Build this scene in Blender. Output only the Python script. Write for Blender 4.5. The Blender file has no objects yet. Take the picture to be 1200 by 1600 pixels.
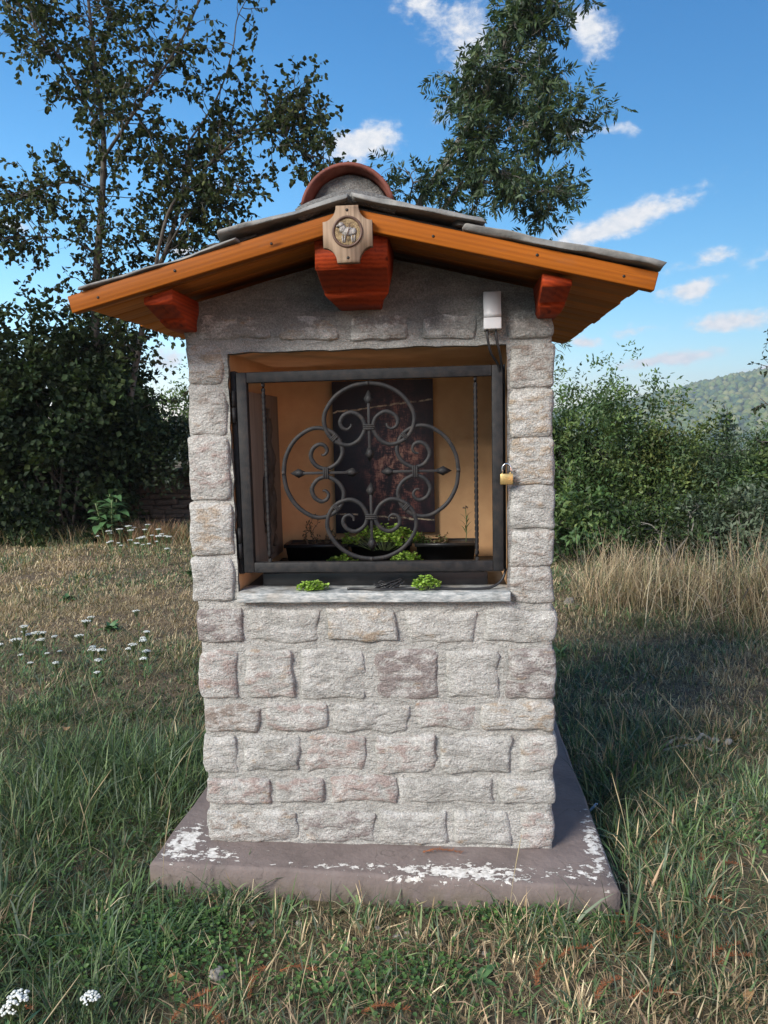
import bpy, math, random
import numpy as np
from mathutils import Vector, Matrix, noise as mnoise

random.seed(7)
RNG = np.random.default_rng(7)
scene = bpy.context.scene
COL = scene.collection
rad = math.radians

# ------------------------------------------------------------------ camera
CAM = np.array([0.2721, -2.5139, 1.4771])
YAW, PITCH, ROLL, FPX = 0.0883, -0.1115, -0.0238, 1170.87
_f = np.array([-math.sin(YAW) * math.cos(PITCH), math.cos(YAW) * math.cos(PITCH), math.sin(PITCH)])
_r = np.array([math.cos(YAW), math.sin(YAW), 0.0])
_u = np.cross(_r, _f)
_c, _s = math.cos(ROLL), math.sin(ROLL)
CR, CU, CF = _c * _r + _s * _u, -_s * _r + _c * _u, _f
cam = bpy.data.cameras.new("Camera")
cam.sensor_fit = 'VERTICAL'
cam.sensor_height = 36.0
cam.lens = FPX * 36.0 / 1600.0
cam.clip_start = 0.02
cam.clip_end = 6000
camo = bpy.data.objects.new("Camera", cam)
COL.objects.link(camo)
camo.matrix_world = Matrix(((CR[0], CU[0], -CF[0], CAM[0]), (CR[1], CU[1], -CF[1], CAM[1]),
                            (CR[2], CU[2], -CF[2], CAM[2]), (0, 0, 0, 1)))
scene.camera = camo

# ------------------------------------------------------------------ light and exposure
SUN_EL = rad(31)
SUN_AZ = (-0.68, -0.733)          # horizontal direction towards the sun (front left, behind the viewer)
SUN_STRENGTH = 4.4
SKY_STRENGTH = 0.12
EXPOSURE = 0.80
view = scene.view_settings
view.view_transform = 'Standard'
view.look = 'None'
view.exposure = EXPOSURE
view.gamma = 1.0
view.use_curve_mapping = False
scene.cycles.max_bounces = 8
scene.cycles.transparent_max_bounces = 8

sun = bpy.data.lights.new("Sun", 'SUN')
sun.energy = SUN_STRENGTH
sun.angle = rad(25)
sun.color = (1.0, 0.95, 0.87)
suno = bpy.data.objects.new("Sun", sun)
COL.objects.link(suno)
_h = math.hypot(*SUN_AZ)
sdir = Vector((SUN_AZ[0] / _h * math.cos(SUN_EL), SUN_AZ[1] / _h * math.cos(SUN_EL), math.sin(SUN_EL)))
suno.rotation_euler = sdir.to_track_quat('Z', 'Y').to_euler()


# ------------------------------------------------------------------ node helper
class NT:
    def __init__(self, tree):
        self.t = tree
        self.t.nodes.clear()

    def n(self, typ, **kw):
        nd = self.t.nodes.new(typ)
        for k, v in kw.items():
            setattr(nd, k, v)
        return nd

    def put(self, sock, val):
        if isinstance(val, bpy.types.NodeSocket):
            self.t.links.new(val, sock)
        elif val is not None:
            if sock.type == 'RGBA' and not isinstance(val, (int, float)) and len(val) == 3:
                val = (*val, 1.0)
            sock.default_value = val

    def m(self, op, a, b=None, c=None, clamp=False):
        nd = self.n('ShaderNodeMath', operation=op, use_clamp=clamp)
        self.put(nd.inputs[0], a)
        if b is not None:
            self.put(nd.inputs[1], b)
        if c is not None:
            self.put(nd.inputs[2], c)
        return nd.outputs[0]

    def vm(self, op, a, b=None):
        nd = self.n('ShaderNodeVectorMath', operation=op)
        self.put(nd.inputs[0], a)
        if b is not None:
            self.put(nd.inputs[1], b)
        return nd.outputs[0]

    def mix(self, fac, a, b, blend='MIX'):
        nd = self.n('ShaderNodeMix', data_type='RGBA', blend_type=blend)
        self.put(nd.inputs[0], fac)
        self.put(nd.inputs[6], a)
        self.put(nd.inputs[7], b)
        return nd.outputs[2]

    def noise(self, vec, scale, detail=4, rough=0.55, dist=0.0):
        nd = self.n('ShaderNodeTexNoise')
        self.put(nd.inputs['Vector'], vec)
        nd.inputs['Scale'].default_value = scale
        nd.inputs['Detail'].default_value = detail
        nd.inputs['Roughness'].default_value = rough
        nd.inputs['Distortion'].default_value = dist
        return nd.outputs['Fac']

    def noisec(self, vec, scale, detail=3):
        nd = self.n('ShaderNodeTexNoise')
        self.put(nd.inputs['Vector'], vec)
        nd.inputs['Scale'].default_value = scale
        nd.inputs['Detail'].default_value = detail
        return nd.outputs['Color']

    def vor(self, vec, scale, feature='F1', rnd=1.0, out='Distance'):
        nd = self.n('ShaderNodeTexVoronoi', feature=feature)
        self.put(nd.inputs['Vector'], vec)
        nd.inputs['Scale'].default_value = scale
        nd.inputs['Randomness'].default_value = rnd
        return nd.outputs[out]

    def step(self, x, lo, hi, a=0.0, b=1.0):
        nd = self.n('ShaderNodeMapRange', interpolation_type='SMOOTHSTEP')
        self.put(nd.inputs[0], x)
        nd.inputs[1].default_value = lo
        nd.inputs[2].default_value = hi
        nd.inputs[3].default_value = a
        nd.inputs[4].default_value = b
        return nd.outputs[0]

    def ramp(self, fac, stops):
        nd = self.n('ShaderNodeValToRGB')
        el = nd.color_ramp.elements
        while len(el) < len(stops):
            el.new(0.5)
        for e, (p, c) in zip(el, stops):
            e.position = p
            e.color = (*c, 1.0)
        self.put(nd.inputs[0], fac)
        return nd.outputs[0]

    def scalev(self, vec, s):
        nd = self.n('ShaderNodeMapping')
        self.put(nd.inputs[0], vec)
        nd.inputs['Scale'].default_value = s
        return nd.outputs[0]

    def bump(self, h, strength=0.5, dist=0.01, normal=None):
        nd = self.n('ShaderNodeBump')
        nd.inputs['Strength'].default_value = strength
        nd.inputs['Distance'].default_value = dist
        self.put(nd.inputs['Height'], h)
        if normal is not None:
            self.put(nd.inputs['Normal'], normal)
        return nd.outputs[0]


# ------------------------------------------------------------------ sky with scattered small clouds
world = bpy.data.worlds.new("World")
scene.world = world
world.use_nodes = True
w = NT(world.node_tree)
sky = w.n('ShaderNodeTexSky', sky_type='NISHITA')
sky.sun_disc = False
sky.sun_elevation = SUN_EL
sky.sun_rotation = math.atan2(-SUN_AZ[0], SUN_AZ[1])
sky.altitude = 300
sky.air_density = 1.0
sky.dust_density = 0.6
sky.ozone_density = 2.2
tc = w.n('ShaderNodeTexCoord')
dvec = w.vm('NORMALIZE', tc.outputs['Generated'])
sp = w.n('ShaderNodeSeparateXYZ')
w.put(sp.inputs[0], dvec)
az = w.m('ARCTAN2', sp.outputs[0], sp.outputs[1])
el_ = w.m('ARCSINE', sp.outputs[2])
cb = w.n('ShaderNodeCombineXYZ')
w.put(cb.inputs[0], az)
w.put(cb.inputs[1], el_)
uv = cb.outputs[0]
nz1 = w.noise(w.scalev(uv, (1, 1.5, 1)), 22, 6, 0.62, 0.4)
nz2 = w.noise(w.scalev(uv, (1, 1.7, 1)), 75, 5, 0.6, 0.2)
warp = w.noisec(uv, 20, 3)
ws = w.n('ShaderNodeSeparateXYZ')
w.put(ws.inputs[0], warp)
azw = w.m('ADD', az, w.m('MULTIPLY', w.m('SUBTRACT', ws.outputs[0], 0.5), 0.030))
elw = w.m('ADD', el_, w.m('MULTIPLY', w.m('SUBTRACT', ws.outputs[1], 0.5), 0.022))
CLOUDS = [(-0.1057, 0.3433, 0.0477, 0.0195, 10, 1.0), (0.2158, 0.2399, 0.0884, 0.0150, 14, 1.0), (-0.0293, 0.4833, 0.0346, 0.0179, 0, .65),
          (0.0335, 0.4410, 0.0600, 0.0400, -30, .66), (0.1726, 0.4431, 0.0215, 0.0325, 50, .9), (0.1619, 0.3501, 0.0292, 0.0105, 0, .75),
          (0.2131, 0.3372, 0.0261, 0.0089, -5, .65), (0.2992, 0.1560, 0.0338, 0.0122, 10, .95), (0.3408, 0.1159, 0.0440, 0.0125, 0, 1.0),
          (0.2665, 0.0755, 0.0653, 0.0085, 6, .9), (0.1772, 0.1004, 0.0200, 0.0073, 0, .9), (-0.5262, 0.2428, 0.0169, 0.0081, 0, .7),
          (-0.3355, 0.2219, 0.0184, 0.0089, 0, .9), (-0.3605, 0.0897, 0.0246, 0.0243, 0, .8), (0.3731, 0.0583, 0.0307, 0.0065, 10, .8),
          (0.31, 0.185, 0.05, 0.010, 8, .55), (0.24, 0.115, 0.045, 0.008, 4, .55), (0.40, 0.19, 0.05, 0.014, 10, .6), (-0.42, 0.16, 0.05, 0.014, 6, .6), (0.06, 0.40, 0.08, 0.02, 25, .5), (-0.30, 0.30, 0.06, 0.012, 8, .45)]
crng = random.Random(3)
for k in range(26):                       # the same kind of small clouds all the way round the sky
    a = crng.uniform(0.62, 2 * math.pi - 0.75)
    a = a - 2 * math.pi if a > math.pi else a
    e = crng.uniform(0.06, 0.75)
    CLOUDS.append((a, e, crng.uniform(.025, .09), crng.uniform(.008, .025), crng.uniform(-10, 15), crng.uniform(.5, 1)))
total = None
for (a, e, sa, se, tilt, amp) in CLOUDS:
    da = w.m('SUBTRACT', azw, a)
    de = w.m('SUBTRACT', elw, e)
    ct, st = math.cos(rad(tilt)), math.sin(rad(tilt))
    p1 = w.m('MULTIPLY', w.m('ADD', w.m('MULTIPLY', da, ct), w.m('MULTIPLY', de, st)), 1 / sa)
    p2 = w.m('MULTIPLY', w.m('SUBTRACT', w.m('MULTIPLY', de, ct), w.m('MULTIPLY', da, st)), 1 / se)
    q = w.m('ADD', w.m('MULTIPLY', p1, p1), w.m('MULTIPLY', p2, p2))
    g = w.m('MULTIPLY', w.m('EXPONENT', w.m('MULTIPLY', q, -0.9)), amp)
    total = g if total is None else w.m('MAXIMUM', total, g)
dens = w.m('ADD', total, w.m('MULTIPLY', w.m('SUBTRACT', nz1, 0.52), 1.3))
dens = w.m('ADD', dens, w.m('MULTIPLY', w.m('SUBTRACT', nz2, 0.5), 0.6))
cl = w.m('MULTIPLY', w.step(dens, 0.16, 0.85), w.step(total, 0.02, 0.26))
# grade the sky towards the deep summer blue of the place: each channel keeps its gradient, red falls off fastest
SKY_K = 0.19
SKY_OUT = SKY_STRENGTH * 2 ** EXPOSURE
sc3 = w.n('ShaderNodeSeparateColor')
w.put(sc3.inputs[0], sky.outputs[0])
cc3 = w.n('ShaderNodeCombineColor')
for k, (gain, gam) in enumerate(((0.90, 1.80), (0.92, 1.20), (1.0, 0.95))):
    v = w.m('POWER', w.m('MAXIMUM', w.m('MULTIPLY', sc3.outputs[k], SKY_K), 0.0001), gam)
    w.put(cc3.inputs[k], w.m('MULTIPLY', v, gain / SKY_OUT))
skycol = cc3.outputs[0]
ccol = w.mix(w.step(nz2, 0.3, 0.7), tuple(q / SKY_OUT for q in (0.74, 0.79, 0.86)), tuple(q / SKY_OUT for q in (0.93, 0.93, 0.95)))
bgcol = w.mix(cl, skycol, ccol)
bg = w.n('ShaderNodeBackground')
bg.inputs['Strength'].default_value = SKY_STRENGTH
w.put(bg.inputs['Color'], bgcol)
wo = w.n('ShaderNodeOutputWorld')
w.t.links.new(bg.outputs[0], wo.inputs[0])


# ------------------------------------------------------------------ mesh helpers
def at(px, py, Y):
    """photo pixel -> world point on the plane y = Y"""
    d = ((px - 600) / FPX) * CR + ((800 - py) / FPX) * CU + CF
    return CAM + d * (Y - CAM[1]) / d[1]


def atz(px, py, z=-0.1):
    d = ((px - 600) / FPX) * CR + ((800 - py) / FPX) * CU + CF
    return CAM + d * (z - CAM[2]) / d[2]


def tag(o, label=None, cat=None, group=None, kind=None):
    if label:
        o["label"] = label
    if cat:
        o["category"] = cat
    if group:
        o["group"] = group
    if kind:
        o["kind"] = kind
    return o


def mesh_np(name, V, groups, mats, colors=None, smooth=False):
    """V (n,3); groups: list of int arrays (m,k)"""
    me = bpy.data.meshes.new(name)
    V = np.asarray(V, dtype=np.float32)
    groups = [np.asarray(g, dtype=np.int32) for g in groups if len(g)]
    loops = np.concatenate([g.ravel() for g in groups])
    tot = np.concatenate([np.full(len(g), g.shape[1], dtype=np.int32) for g in groups])
    st = np.concatenate([[0], np.cumsum(tot)[:-1]]).astype(np.int32)
    me.vertices.add(len(V))
    me.vertices.foreach_set("co", V.ravel())
    me.loops.add(len(loops))
    me.loops.foreach_set("vertex_index", loops)
    me.polygons.add(len(tot))
    me.polygons.foreach_set("loop_start", st)
    me.polygons.foreach_set("loop_total", tot)
    if smooth:
        me.polygons.foreach_set("use_smooth", np.ones(len(tot), dtype=bool))
    if colors is not None:
        at_ = me.attributes.new("col", 'FLOAT_COLOR', 'POINT')
        c = np.ones((len(V), 4), dtype=np.float32)
        c[:, :3] = colors
        at_.data.foreach_set("color", c.ravel())
    me.update(calc_edges=True)
    me.validate()
    for m_ in (mats if isinstance(mats, (list, tuple)) else [mats]):
        me.materials.append(m_)
    return me


def link(name, me, parent=None):
    o = bpy.data.objects.new(name, me)
    COL.objects.link(o)
    if parent is not None:
        o.parent = parent
    return o


def empty(name, loc=(0, 0, 0), rz=0.0, parent=None):
    o = bpy.data.objects.new(name, None)
    COL.objects.link(o)
    o.location = loc
    o.rotation_euler = (0, 0, rz)
    o.empty_display_size = 0.1
    if parent is not None:
        o.parent = parent
    return o


class Geo:
    """collects pieces of ONE mesh"""

    def __init__(self):
        self.V, self.F, self.n = [], {}, 0

    def add(self, V, F):
        V = np.asarray(V, dtype=float)
        for f in F:
            self.F.setdefault(len(f), []).append([i + self.n for i in f])
        self.V.append(V)
        self.n += len(V)
        return self

    def addarr(self, V, F):
        self.V.append(np.asarray(V, dtype=float))
        F = np.asarray(F) + self.n
        self.F.setdefault(F.shape[1], []).extend(F.tolist())
        self.n += len(V)
        return self

    def mesh(self, name, mat, smooth=False):
        return mesh_np(name, np.concatenate(self.V), [np.array(v) for v in self.F.values()], mat, smooth=smooth)

    def obj(self, name, mat, parent=None, smooth=False):
        return link(name, self.mesh(name, mat, smooth), parent)


def rbox_data(sx, sy, sz, r, fine=False, inner=(1, 1, 1)):
    """rounded box centred on origin; sx.. full sizes"""
    H = np.array([sx, sy, sz]) / 2
    r = min(r, *(H * 0.98))
    axes = []
    for k in range(3):
        h = H[k]
        a = [-h, -h + r * .3, -h + r] if fine else [-h, -h + r]
        mid = list(np.linspace(-h + r, h - r, inner[k] + 1))[1:-1]
        axes.append(np.array(a + mid + [-q for q in a[::-1]]))
    verts, faces, idx = [], [], {}

    def vid(i, j, k):
        key = (i, j, k)
        if key not in idx:
            p = np.array([axes[0][i], axes[1][j], axes[2][k]])
            c = np.clip(p, -(H - r), H - r)
            d = p - c
            L = np.linalg.norm(d)
            if L > 1e-9:
                p = c + d / L * r
            idx[key] = len(verts)
            verts.append(p)
        return idx[key]
    n = [len(a) for a in axes]
    for ax in range(3):
        a, b = [(1, 2), (2, 0), (0, 1)][ax]
        for side in (0, n[ax] - 1):
            for i in range(n[a] - 1):
                for j in range(n[b] - 1):
                    q = []
                    for (di, dj) in ((0, 0), (1, 0), (1, 1), (0, 1)):
                        t = [0, 0, 0]
                        t[ax], t[a], t[b] = side, i + di, j + dj
                        q.append(vid(*t))
                    faces.append(q if side else q[::-1])
    return np.array(verts), faces


def rbox(name, c, s, mat, parent=None, r=0.004, rot=None, fine=False, inner=(1, 1, 1), smooth=False):
    V, F = rbox_data(*s, r, fine, inner)
    o = Geo().add(V, F).obj(name, mat, parent, smooth)
    o.location = c
    if rot is not None:
        o.rotation_euler = rot
    return o


def tube_data(pts, radii, n=6, cap=True):
    P = np.asarray(pts, dtype=float)
    m_ = len(P)
    R_ = np.broadcast_to(np.asarray(radii, dtype=float), (m_,))
    T = np.gradient(P, axis=0)
    T /= np.linalg.norm(T, axis=1)[:, None] + 1e-12
    up = np.array([0, 0, 1.0]) if abs(T[0][2]) < .9 else np.array([1.0, 0, 0])
    A = np.cross(T[0], up)
    A /= np.linalg.norm(A)
    ang = np.arange(n) * 2 * np.pi / n
    V = np.empty((m_, n, 3))
    for i in range(m_):
        A = A - T[i] * A.dot(T[i])
        A /= np.linalg.norm(A) + 1e-12
        B = np.cross(T[i], A)
        V[i] = P[i] + R_[i] * (np.cos(ang)[:, None] * A + np.sin(ang)[:, None] * B)
    F = []
    i0 = np.arange(m_ - 1)[:, None] * n
    j = np.arange(n)[None, :]
    j2 = (j + 1) % n
    F = np.stack([i0 + j, i0 + j2, i0 + n + j2, i0 + n + j], -1).reshape(-1, 4)
    return V.reshape(-1, 3), F


def tube(g, pts, radii, n=6):
    V, F = tube_data(pts, radii, n)
    base = g.n
    g.addarr(V, F)
    m_ = len(pts)
    g.F.setdefault(n, []).append([base + k for k in range(n)][::-1])
    g.F.setdefault(n, []).append([base + (m_ - 1) * n + k for k in range(n)])
    return g


def prism(g, poly, y0, y1, axis=1):
    """poly list of (a,b) extruded along an axis (0:x -> (y,z); 1:y -> (x,z); 2:z -> (x,y))"""
    n = len(poly)

    def mk(t, a, b):
        return {0: (t, a, b), 1: (a, t, b), 2: (a, b, t)}[axis]
    V = [mk(y0, *p) for p in poly] + [mk(y1, *p) for p in poly]
    F = [list(range(n)), list(range(2 * n - 1, n - 1, -1))]
    for i in range(n):
        k = (i + 1) % n
        F.append([i, i + n, k + n, k])
    return g.add(V, F)


def lathe(g, prof, c=(0, 0, 0), n=20, axis=2):
    V = []
    for (r, t) in prof:
        for k in range(n):
            a = 2 * math.pi * k / n
            x, y = r * math.cos(a), r * math.sin(a)
            V.append((x + c[0], y + c[1], t + c[2]) if axis == 2 else (x + c[0], t + c[1], y + c[2]))
    F = []
    for i in range(len(prof) - 1):
        for k in range(n):
            k2 = (k + 1) % n
            F.append([i * n + k, i * n + k2, (i + 1) * n + k2, (i + 1) * n + k])
    return g.add(V, F)


def smoothpath(pts, m_=8):
    """Catmull-Rom"""
    P = np.asarray(pts, float)
    P = np.vstack([2 * P[0] - P[1], P, 2 * P[-1] - P[-2]])
    out = []
    for i in range(1, len(P) - 2):
        for t in np.linspace(0, 1, m_, endpoint=False):
            a, b, c, d = P[i - 1:i + 3]
            out.append(.5 * ((2 * b) + (-a + c) * t + (2 * a - 5 * b + 4 * c - d) * t * t + (-a + 3 * b - 3 * c + d) * t ** 3))
    out.append(P[-2])
    return np.array(out)


def fbm(x, y, z=0.0, s=1.0):
    return mnoise.fractal(Vector((x * s, y * s, z * s)), 1.0, 2.0, 4)


def vnoise(X, Y, scale, seed=0):
    """cheap vectorised value noise, 0..1"""
    x, y = X * scale + seed * 17.3, Y * scale + seed * 9.1
    xi, yi = np.floor(x).astype(np.int64), np.floor(y).astype(np.int64)
    fx, fy = x - xi, y - yi
    fx, fy = fx * fx * (3 - 2 * fx), fy * fy * (3 - 2 * fy)

    def h(a, b):
        v = (a * 374761393 + b * 668265263 + seed * 144269) & 0x7fffffff
        v = ((v ^ (v >> 13)) * 1274126177) & 0x7fffffff
        return ((v ^ (v >> 16)) & 0xffff) / 65535.0
    return (h(xi, yi) * (1 - fx) * (1 - fy) + h(xi + 1, yi) * fx * (1 - fy) + h(xi, yi + 1) * (1 - fx) * fy + h(xi + 1, yi + 1) * fx * fy)


# ------------------------------------------------------------------ materials
def newmat(name):
    m_ = bpy.data.materials.new(name)
    m_.use_nodes = True
    t = NT(m_.node_tree)
    out = t.n('ShaderNodeOutputMaterial')
    b = t.n('ShaderNodeBsdfPrincipled')
    t.t.links.new(b.outputs[0], out.inputs[0])
    return m_, t, b, out


def plain(name, stops, scale=20, rough=0.7, bump=0.3, bdist=0.003, metal=0.0, coord='Object', spec=0.4, stretch=(1, 1, 1), bscale=None):
    m_, t, b, out = newmat(name)
    tcn = t.n('ShaderNodeTexCoord')
    v = t.scalev(tcn.outputs[coord], stretch)
    nz = t.noise(v, scale, 6, 0.6)
    k = len(stops)
    c = t.ramp(nz, [(0.28 + 0.44 * i / max(1, k - 1), s) for i, s in enumerate(stops)])
    t.put(b.inputs['Base Color'], c)
    b.inputs['Roughness'].default_value = rough
    b.inputs['Metallic'].default_value = metal
    b.inputs['Specular IOR Level'].default_value = spec
    if bump:
        t.put(b.inputs['Normal'], t.bump(t.noise(v, bscale or scale * 3, 5, 0.6), bump, bdist))
    return m_


def masonry(name, brick):
    """rough mortar smeared over blocks; world-sized pattern (geometry position)"""
    m_, t, b, out = newmat(name)
    geo = t.n('ShaderNodeNewGeometry')
    pos = geo.outputs['Position']
    s = t.n('ShaderNodeSeparateXYZ')
    t.put(s.inputs[0], pos)
    n1 = t.noise(pos, 7, 5, 0.6)
    n2 = t.noise(t.scalev(pos, (1, 1, 2.3)), 15, 7, 0.68, 0.5)
    n3 = t.noise(pos, 75, 4, 0.6)
    n4 = t.noise(pos, 170, 3, 0.6)
    base = t.ramp(n1, [(0.3, (0.305, 0.297, 0.275)), (0.5, (0.385, 0.375, 0.35)), (0.72, (0.45, 0.438, 0.412))])
    # cement render of the gable is a darker grey than the pointed blocks below it
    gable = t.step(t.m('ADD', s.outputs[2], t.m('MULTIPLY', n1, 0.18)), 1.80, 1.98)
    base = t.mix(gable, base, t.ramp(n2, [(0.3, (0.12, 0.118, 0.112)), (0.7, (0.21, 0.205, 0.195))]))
    if brick:
        oi = t.n('ShaderNodeObjectInfo')
        rnd = oi.outputs['Random']
        tone = oi.outputs['Color']            # each block has its own stone colour
        shift = t.m('ADD', n2, t.m('MULTIPLY', t.m('SUBTRACT', oi.outputs['Alpha'], 0.5), 0.20))
        fac = t.m('MULTIPLY', t.step(shift, 0.46, 0.62), 0.72)
        base = t.mix(fac, base, tone)
        och = t.m('MULTIPLY', t.step(t.noise(t.scalev(pos, (1, 1, 2.2)), 11, 4, 0.6), 0.61, 0.69), 0.55)
        base = t.mix(och, base, (0.32, 0.215, 0.125))
        wh = t.m('MULTIPLY', t.step(t.noise(t.scalev(pos, (1, 1, 1.5)), 15, 6, 0.7), 0.46, 0.62), 0.72)
        base = t.mix(wh, base, (0.51, 0.497, 0.472))
    n5 = t.noise(pos, 330, 2, 0.7)
    grain = t.m('MULTIPLY', t.step(n4, 0.35, 0.70, 0.80, 1.12), t.step(n5, 0.35, 0.65, 0.78, 1.18))
    cr = t.n('ShaderNodeCombineXYZ')
    for k in range(3):
        t.put(cr.inputs[k], grain)
    base = t.mix(1.0, base, cr.outputs[0], 'MULTIPLY')
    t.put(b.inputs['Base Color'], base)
    b.inputs['Roughness'].default_value = 0.93
    b.inputs['Specular IOR Level'].default_value = 0.2
    h = t.m('ADD', t.m('MULTIPLY', n2, 1.6), t.m('ADD', t.m('MULTIPLY', n3, 0.5), t.m('MULTIPLY', n4, 0.3)))
    t.put(b.inputs['Normal'], t.bump(h, 1.0, 0.015))
    return m_


def wood(name, dark, light, rough=0.6, scale=1.0, ring=True, axis='Y', coat=0.0, ringw=.16):
    """rings about the timber's long axis -> grain on the sides, end grain on the ends"""
    m_, t, b, out = newmat(name)
    tcn = t.n('ShaderNodeTexCoord')
    st = {'X': (0.06, 1, 1), 'Y': (1, 0.06, 1), 'Z': (1, 1, 0.06)}[axis]
    v = t.scalev(tcn.outputs['Object'], tuple(q * scale for q in st))
    wv = t.n('ShaderNodeTexWave', wave_type='RINGS', rings_direction=axis)
    off = t.vm('ADD', v, (0.05 if axis != 'X' else 0, 0.05 if axis != 'Y' else 0, 0.13))
    t.put(wv.inputs['Vector'], off)
    wv.inputs['Scale'].default_value = 26
    wv.inputs['Distortion'].default_value = 3.0
    wv.inputs['Detail'].default_value = 3
    wv.inputs['Detail Scale'].default_value = 1.6
    fine = t.noise(t.scalev(tcn.outputs['Object'], {'X': (3, 90, 90), 'Y': (90, 3, 90), 'Z': (90, 90, 3)}[axis]), 1.0, 4, 0.6)
    big = t.noise(v, 9, 3)
    f = t.m('ADD', t.m('MULTIPLY', wv.outputs['Fac'], ringw), t.m('ADD', t.m('MULTIPLY', fine, 0.5), t.m('MULTIPLY', big, 0.45)))
    c = t.ramp(f, [(0.25, dark), (0.8, light)])
    oi = t.n('ShaderNodeObjectInfo')
    kv = t.scalev(tcn.outputs['Object'], {'X': (2.6, .01, 10), 'Y': (9, 2.6, 9), 'Z': (9, .01, 2.6)}[axis])
    kd = t.vor(t.vm('ADD', kv, t.vm('MULTIPLY', oi.outputs['Location'], (3.1, 2.7, 4.3))), 1.5)
    c = t.mix(t.m('MULTIPLY', t.step(kd, 0.05, 0.13, 1, 0), 0.8), c, tuple(q * .22 for q in dark))
    ck = t.noise(t.scalev(tcn.outputs['Object'], {'X': (1.2, 60, 60), 'Y': (60, 1.2, 60), 'Z': (60, 60, 1.2)}[axis]), 1.0, 3, 0.7)
    c = t.mix(t.m('MULTIPLY', t.step(ck, 0.60, 0.68), 0.45), c, tuple(q * .35 for q in dark))
    fade = t.m('MULTIPLY', t.step(t.noise(t.scalev(tcn.outputs['Object'], {'X': (.5, 1, 2), 'Y': (1, .5, 1), 'Z': (1, 1, .5)}[axis]), 16, 6, 0.7), 0.54, 0.72), 0.4)
    c = t.mix(fade, c, tuple(q * .55 + .02 for q in light))
    br = t.step(oi.outputs['Random'], 0, 1, 0.82, 1.12)
    cc = t.n('ShaderNodeCombineXYZ')
    for k in range(3):
        t.put(cc.inputs[k], br)
    c = t.mix(1.0, c, cc.outputs[0], 'MULTIPLY')
    t.put(b.inputs['Base Color'], c)
    b.inputs['Roughness'].default_value = rough
    b.inputs['Coat Weight'].default_value = coat
    b.inputs['Coat Roughness'].default_value = 0.35
    b.inputs['Specular IOR Level'].default_value = 0.12
    t.put(b.inputs['Normal'], t.bump(f, 0.25, 0.003))
    return m_


def leafmat(name, trans=0.25, rough=0.5, spec=0.3):
    m_ = bpy.data.materials.new(name)
    m_.use_nodes = True
    t = NT(m_.node_tree)
    out = t.n('ShaderNodeOutputMaterial')
    b = t.n('ShaderNodeBsdfPrincipled')
    a = t.n('ShaderNodeAttribute', attribute_name='col')
    t.put(b.inputs['Base Color'], a.outputs['Color'])
    b.inputs['Roughness'].default_value = rough
    b.inputs['Specular IOR Level'].default_value = spec
    tr = t.n('ShaderNodeBsdfTranslucent')
    t.put(tr.inputs[0], t.mix(1.0, a.outputs['Color'], (1.5, 1.6, 0.7), 'MULTIPLY'))
    ms = t.n('ShaderNodeMixShader')
    ms.inputs[0].default_value = trans
    t.t.links.new(b.outputs[0], ms.inputs[1])
    t.t.links.new(tr.outputs[0], ms.inputs[2])
    t.t.links.new(ms.outputs[0], out.inputs[0])
    return m_


M = {}
M['mortar'] = masonry('mortar', False)
M['brick'] = masonry('brick', True)
M['fascia'] = wood('honey_stained_wood', (0.135, 0.034, 0.003), (0.29, 0.085, 0.007), axis='X', scale=1.0)
M['board'] = wood('orange_stained_board', (0.30, 0.085, 0.012), (0.52, 0.175, 0.03), axis='X')
M['beam'] = wood('red_stained_beam', (0.15, 0.016, 0.005), (0.31, 0.042, 0.010), axis='Y', rough=0.62, ringw=.34)
M['plaque'] = wood('weathered_plaque_wood', (0.11, 0.075, 0.05), (0.27, 0.195, 0.135), axis='Z', rough=0.7, coat=0)
M['greywood'] = wood('grey_weathered_wood', (0.10, 0.09, 0.08), (0.25, 0.22, 0.2), axis='Z', rough=0.85, coat=0)
M['driftwood'] = plain('dark_driftwood', [(0.02, 0.015, 0.012), (0.09, 0.075, 0.062)], 30, 0.9, 0.8, 0.006, stretch=(1, 1, .15))
M['slate'] = plain('grey_slate', [(0.09, 0.093, 0.09), (0.165, 0.165, 0.158), (0.25, 0.245, 0.23)], 14, 0.75, 0.6, 0.006)
M['slate_under'] = plain('dark_roof_bedding', [(0.03, 0.027, 0.024), (0.07, 0.06, 0.05)], 20, 0.9, 0.5)
M['clay'] = plain('red_clay_tile', [(0.075, 0.022, 0.015), (0.14, 0.04, 0.026), (0.20, 0.075, 0.052)], 16, 0.75, 0.5, 0.003)
M['plaster'] = plain('orange_plaster', [(0.47, 0.27, 0.135), (0.58, 0.355, 0.185)], 9, 0.85, 0.25, 0.003, bscale=120)
M['silllining'] = plain('dark_niche_floor', [(0.028, 0.026, 0.024), (0.055, 0.05, 0.045)], 20, 0.7, 0.2)
M['iron'] = plain('dark_forged_iron', spec=0.22, stops=[(0.008, 0.008, 0.009), (0.017, 0.017, 0.018), (0.03, 0.025, 0.022)], scale=40, rough=0.6, bump=0.5, bdist=0.0015, metal=0.0, bscale=190)
M['black'] = plain('black_plastic', [(0.010, 0.010, 0.011), (0.022, 0.022, 0.023)], 30, 0.4, 0.1)
M['white'] = plain('white_plastic', [(0.46, 0.46, 0.47), (0.62, 0.62, 0.63)], 6, 0.4, 0.05)
M['brass'] = plain('brushed_brass', [(0.50, 0.34, 0.13), (0.62, 0.44, 0.19)], 60, 0.38, 0.2, 0.0006, metal=0.85)
M['chrome'] = plain('chrome_steel', [(0.55, 0.55, 0.56), (0.7, 0.7, 0.7)], 30, 0.18, 0.0, metal=1.0)
M['ring'] = plain('dark_turned_wood_ring', [(0.055, 0.028, 0.018), (0.11, 0.06, 0.04)], 30, 0.5, 0.2, 0.001)
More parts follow.
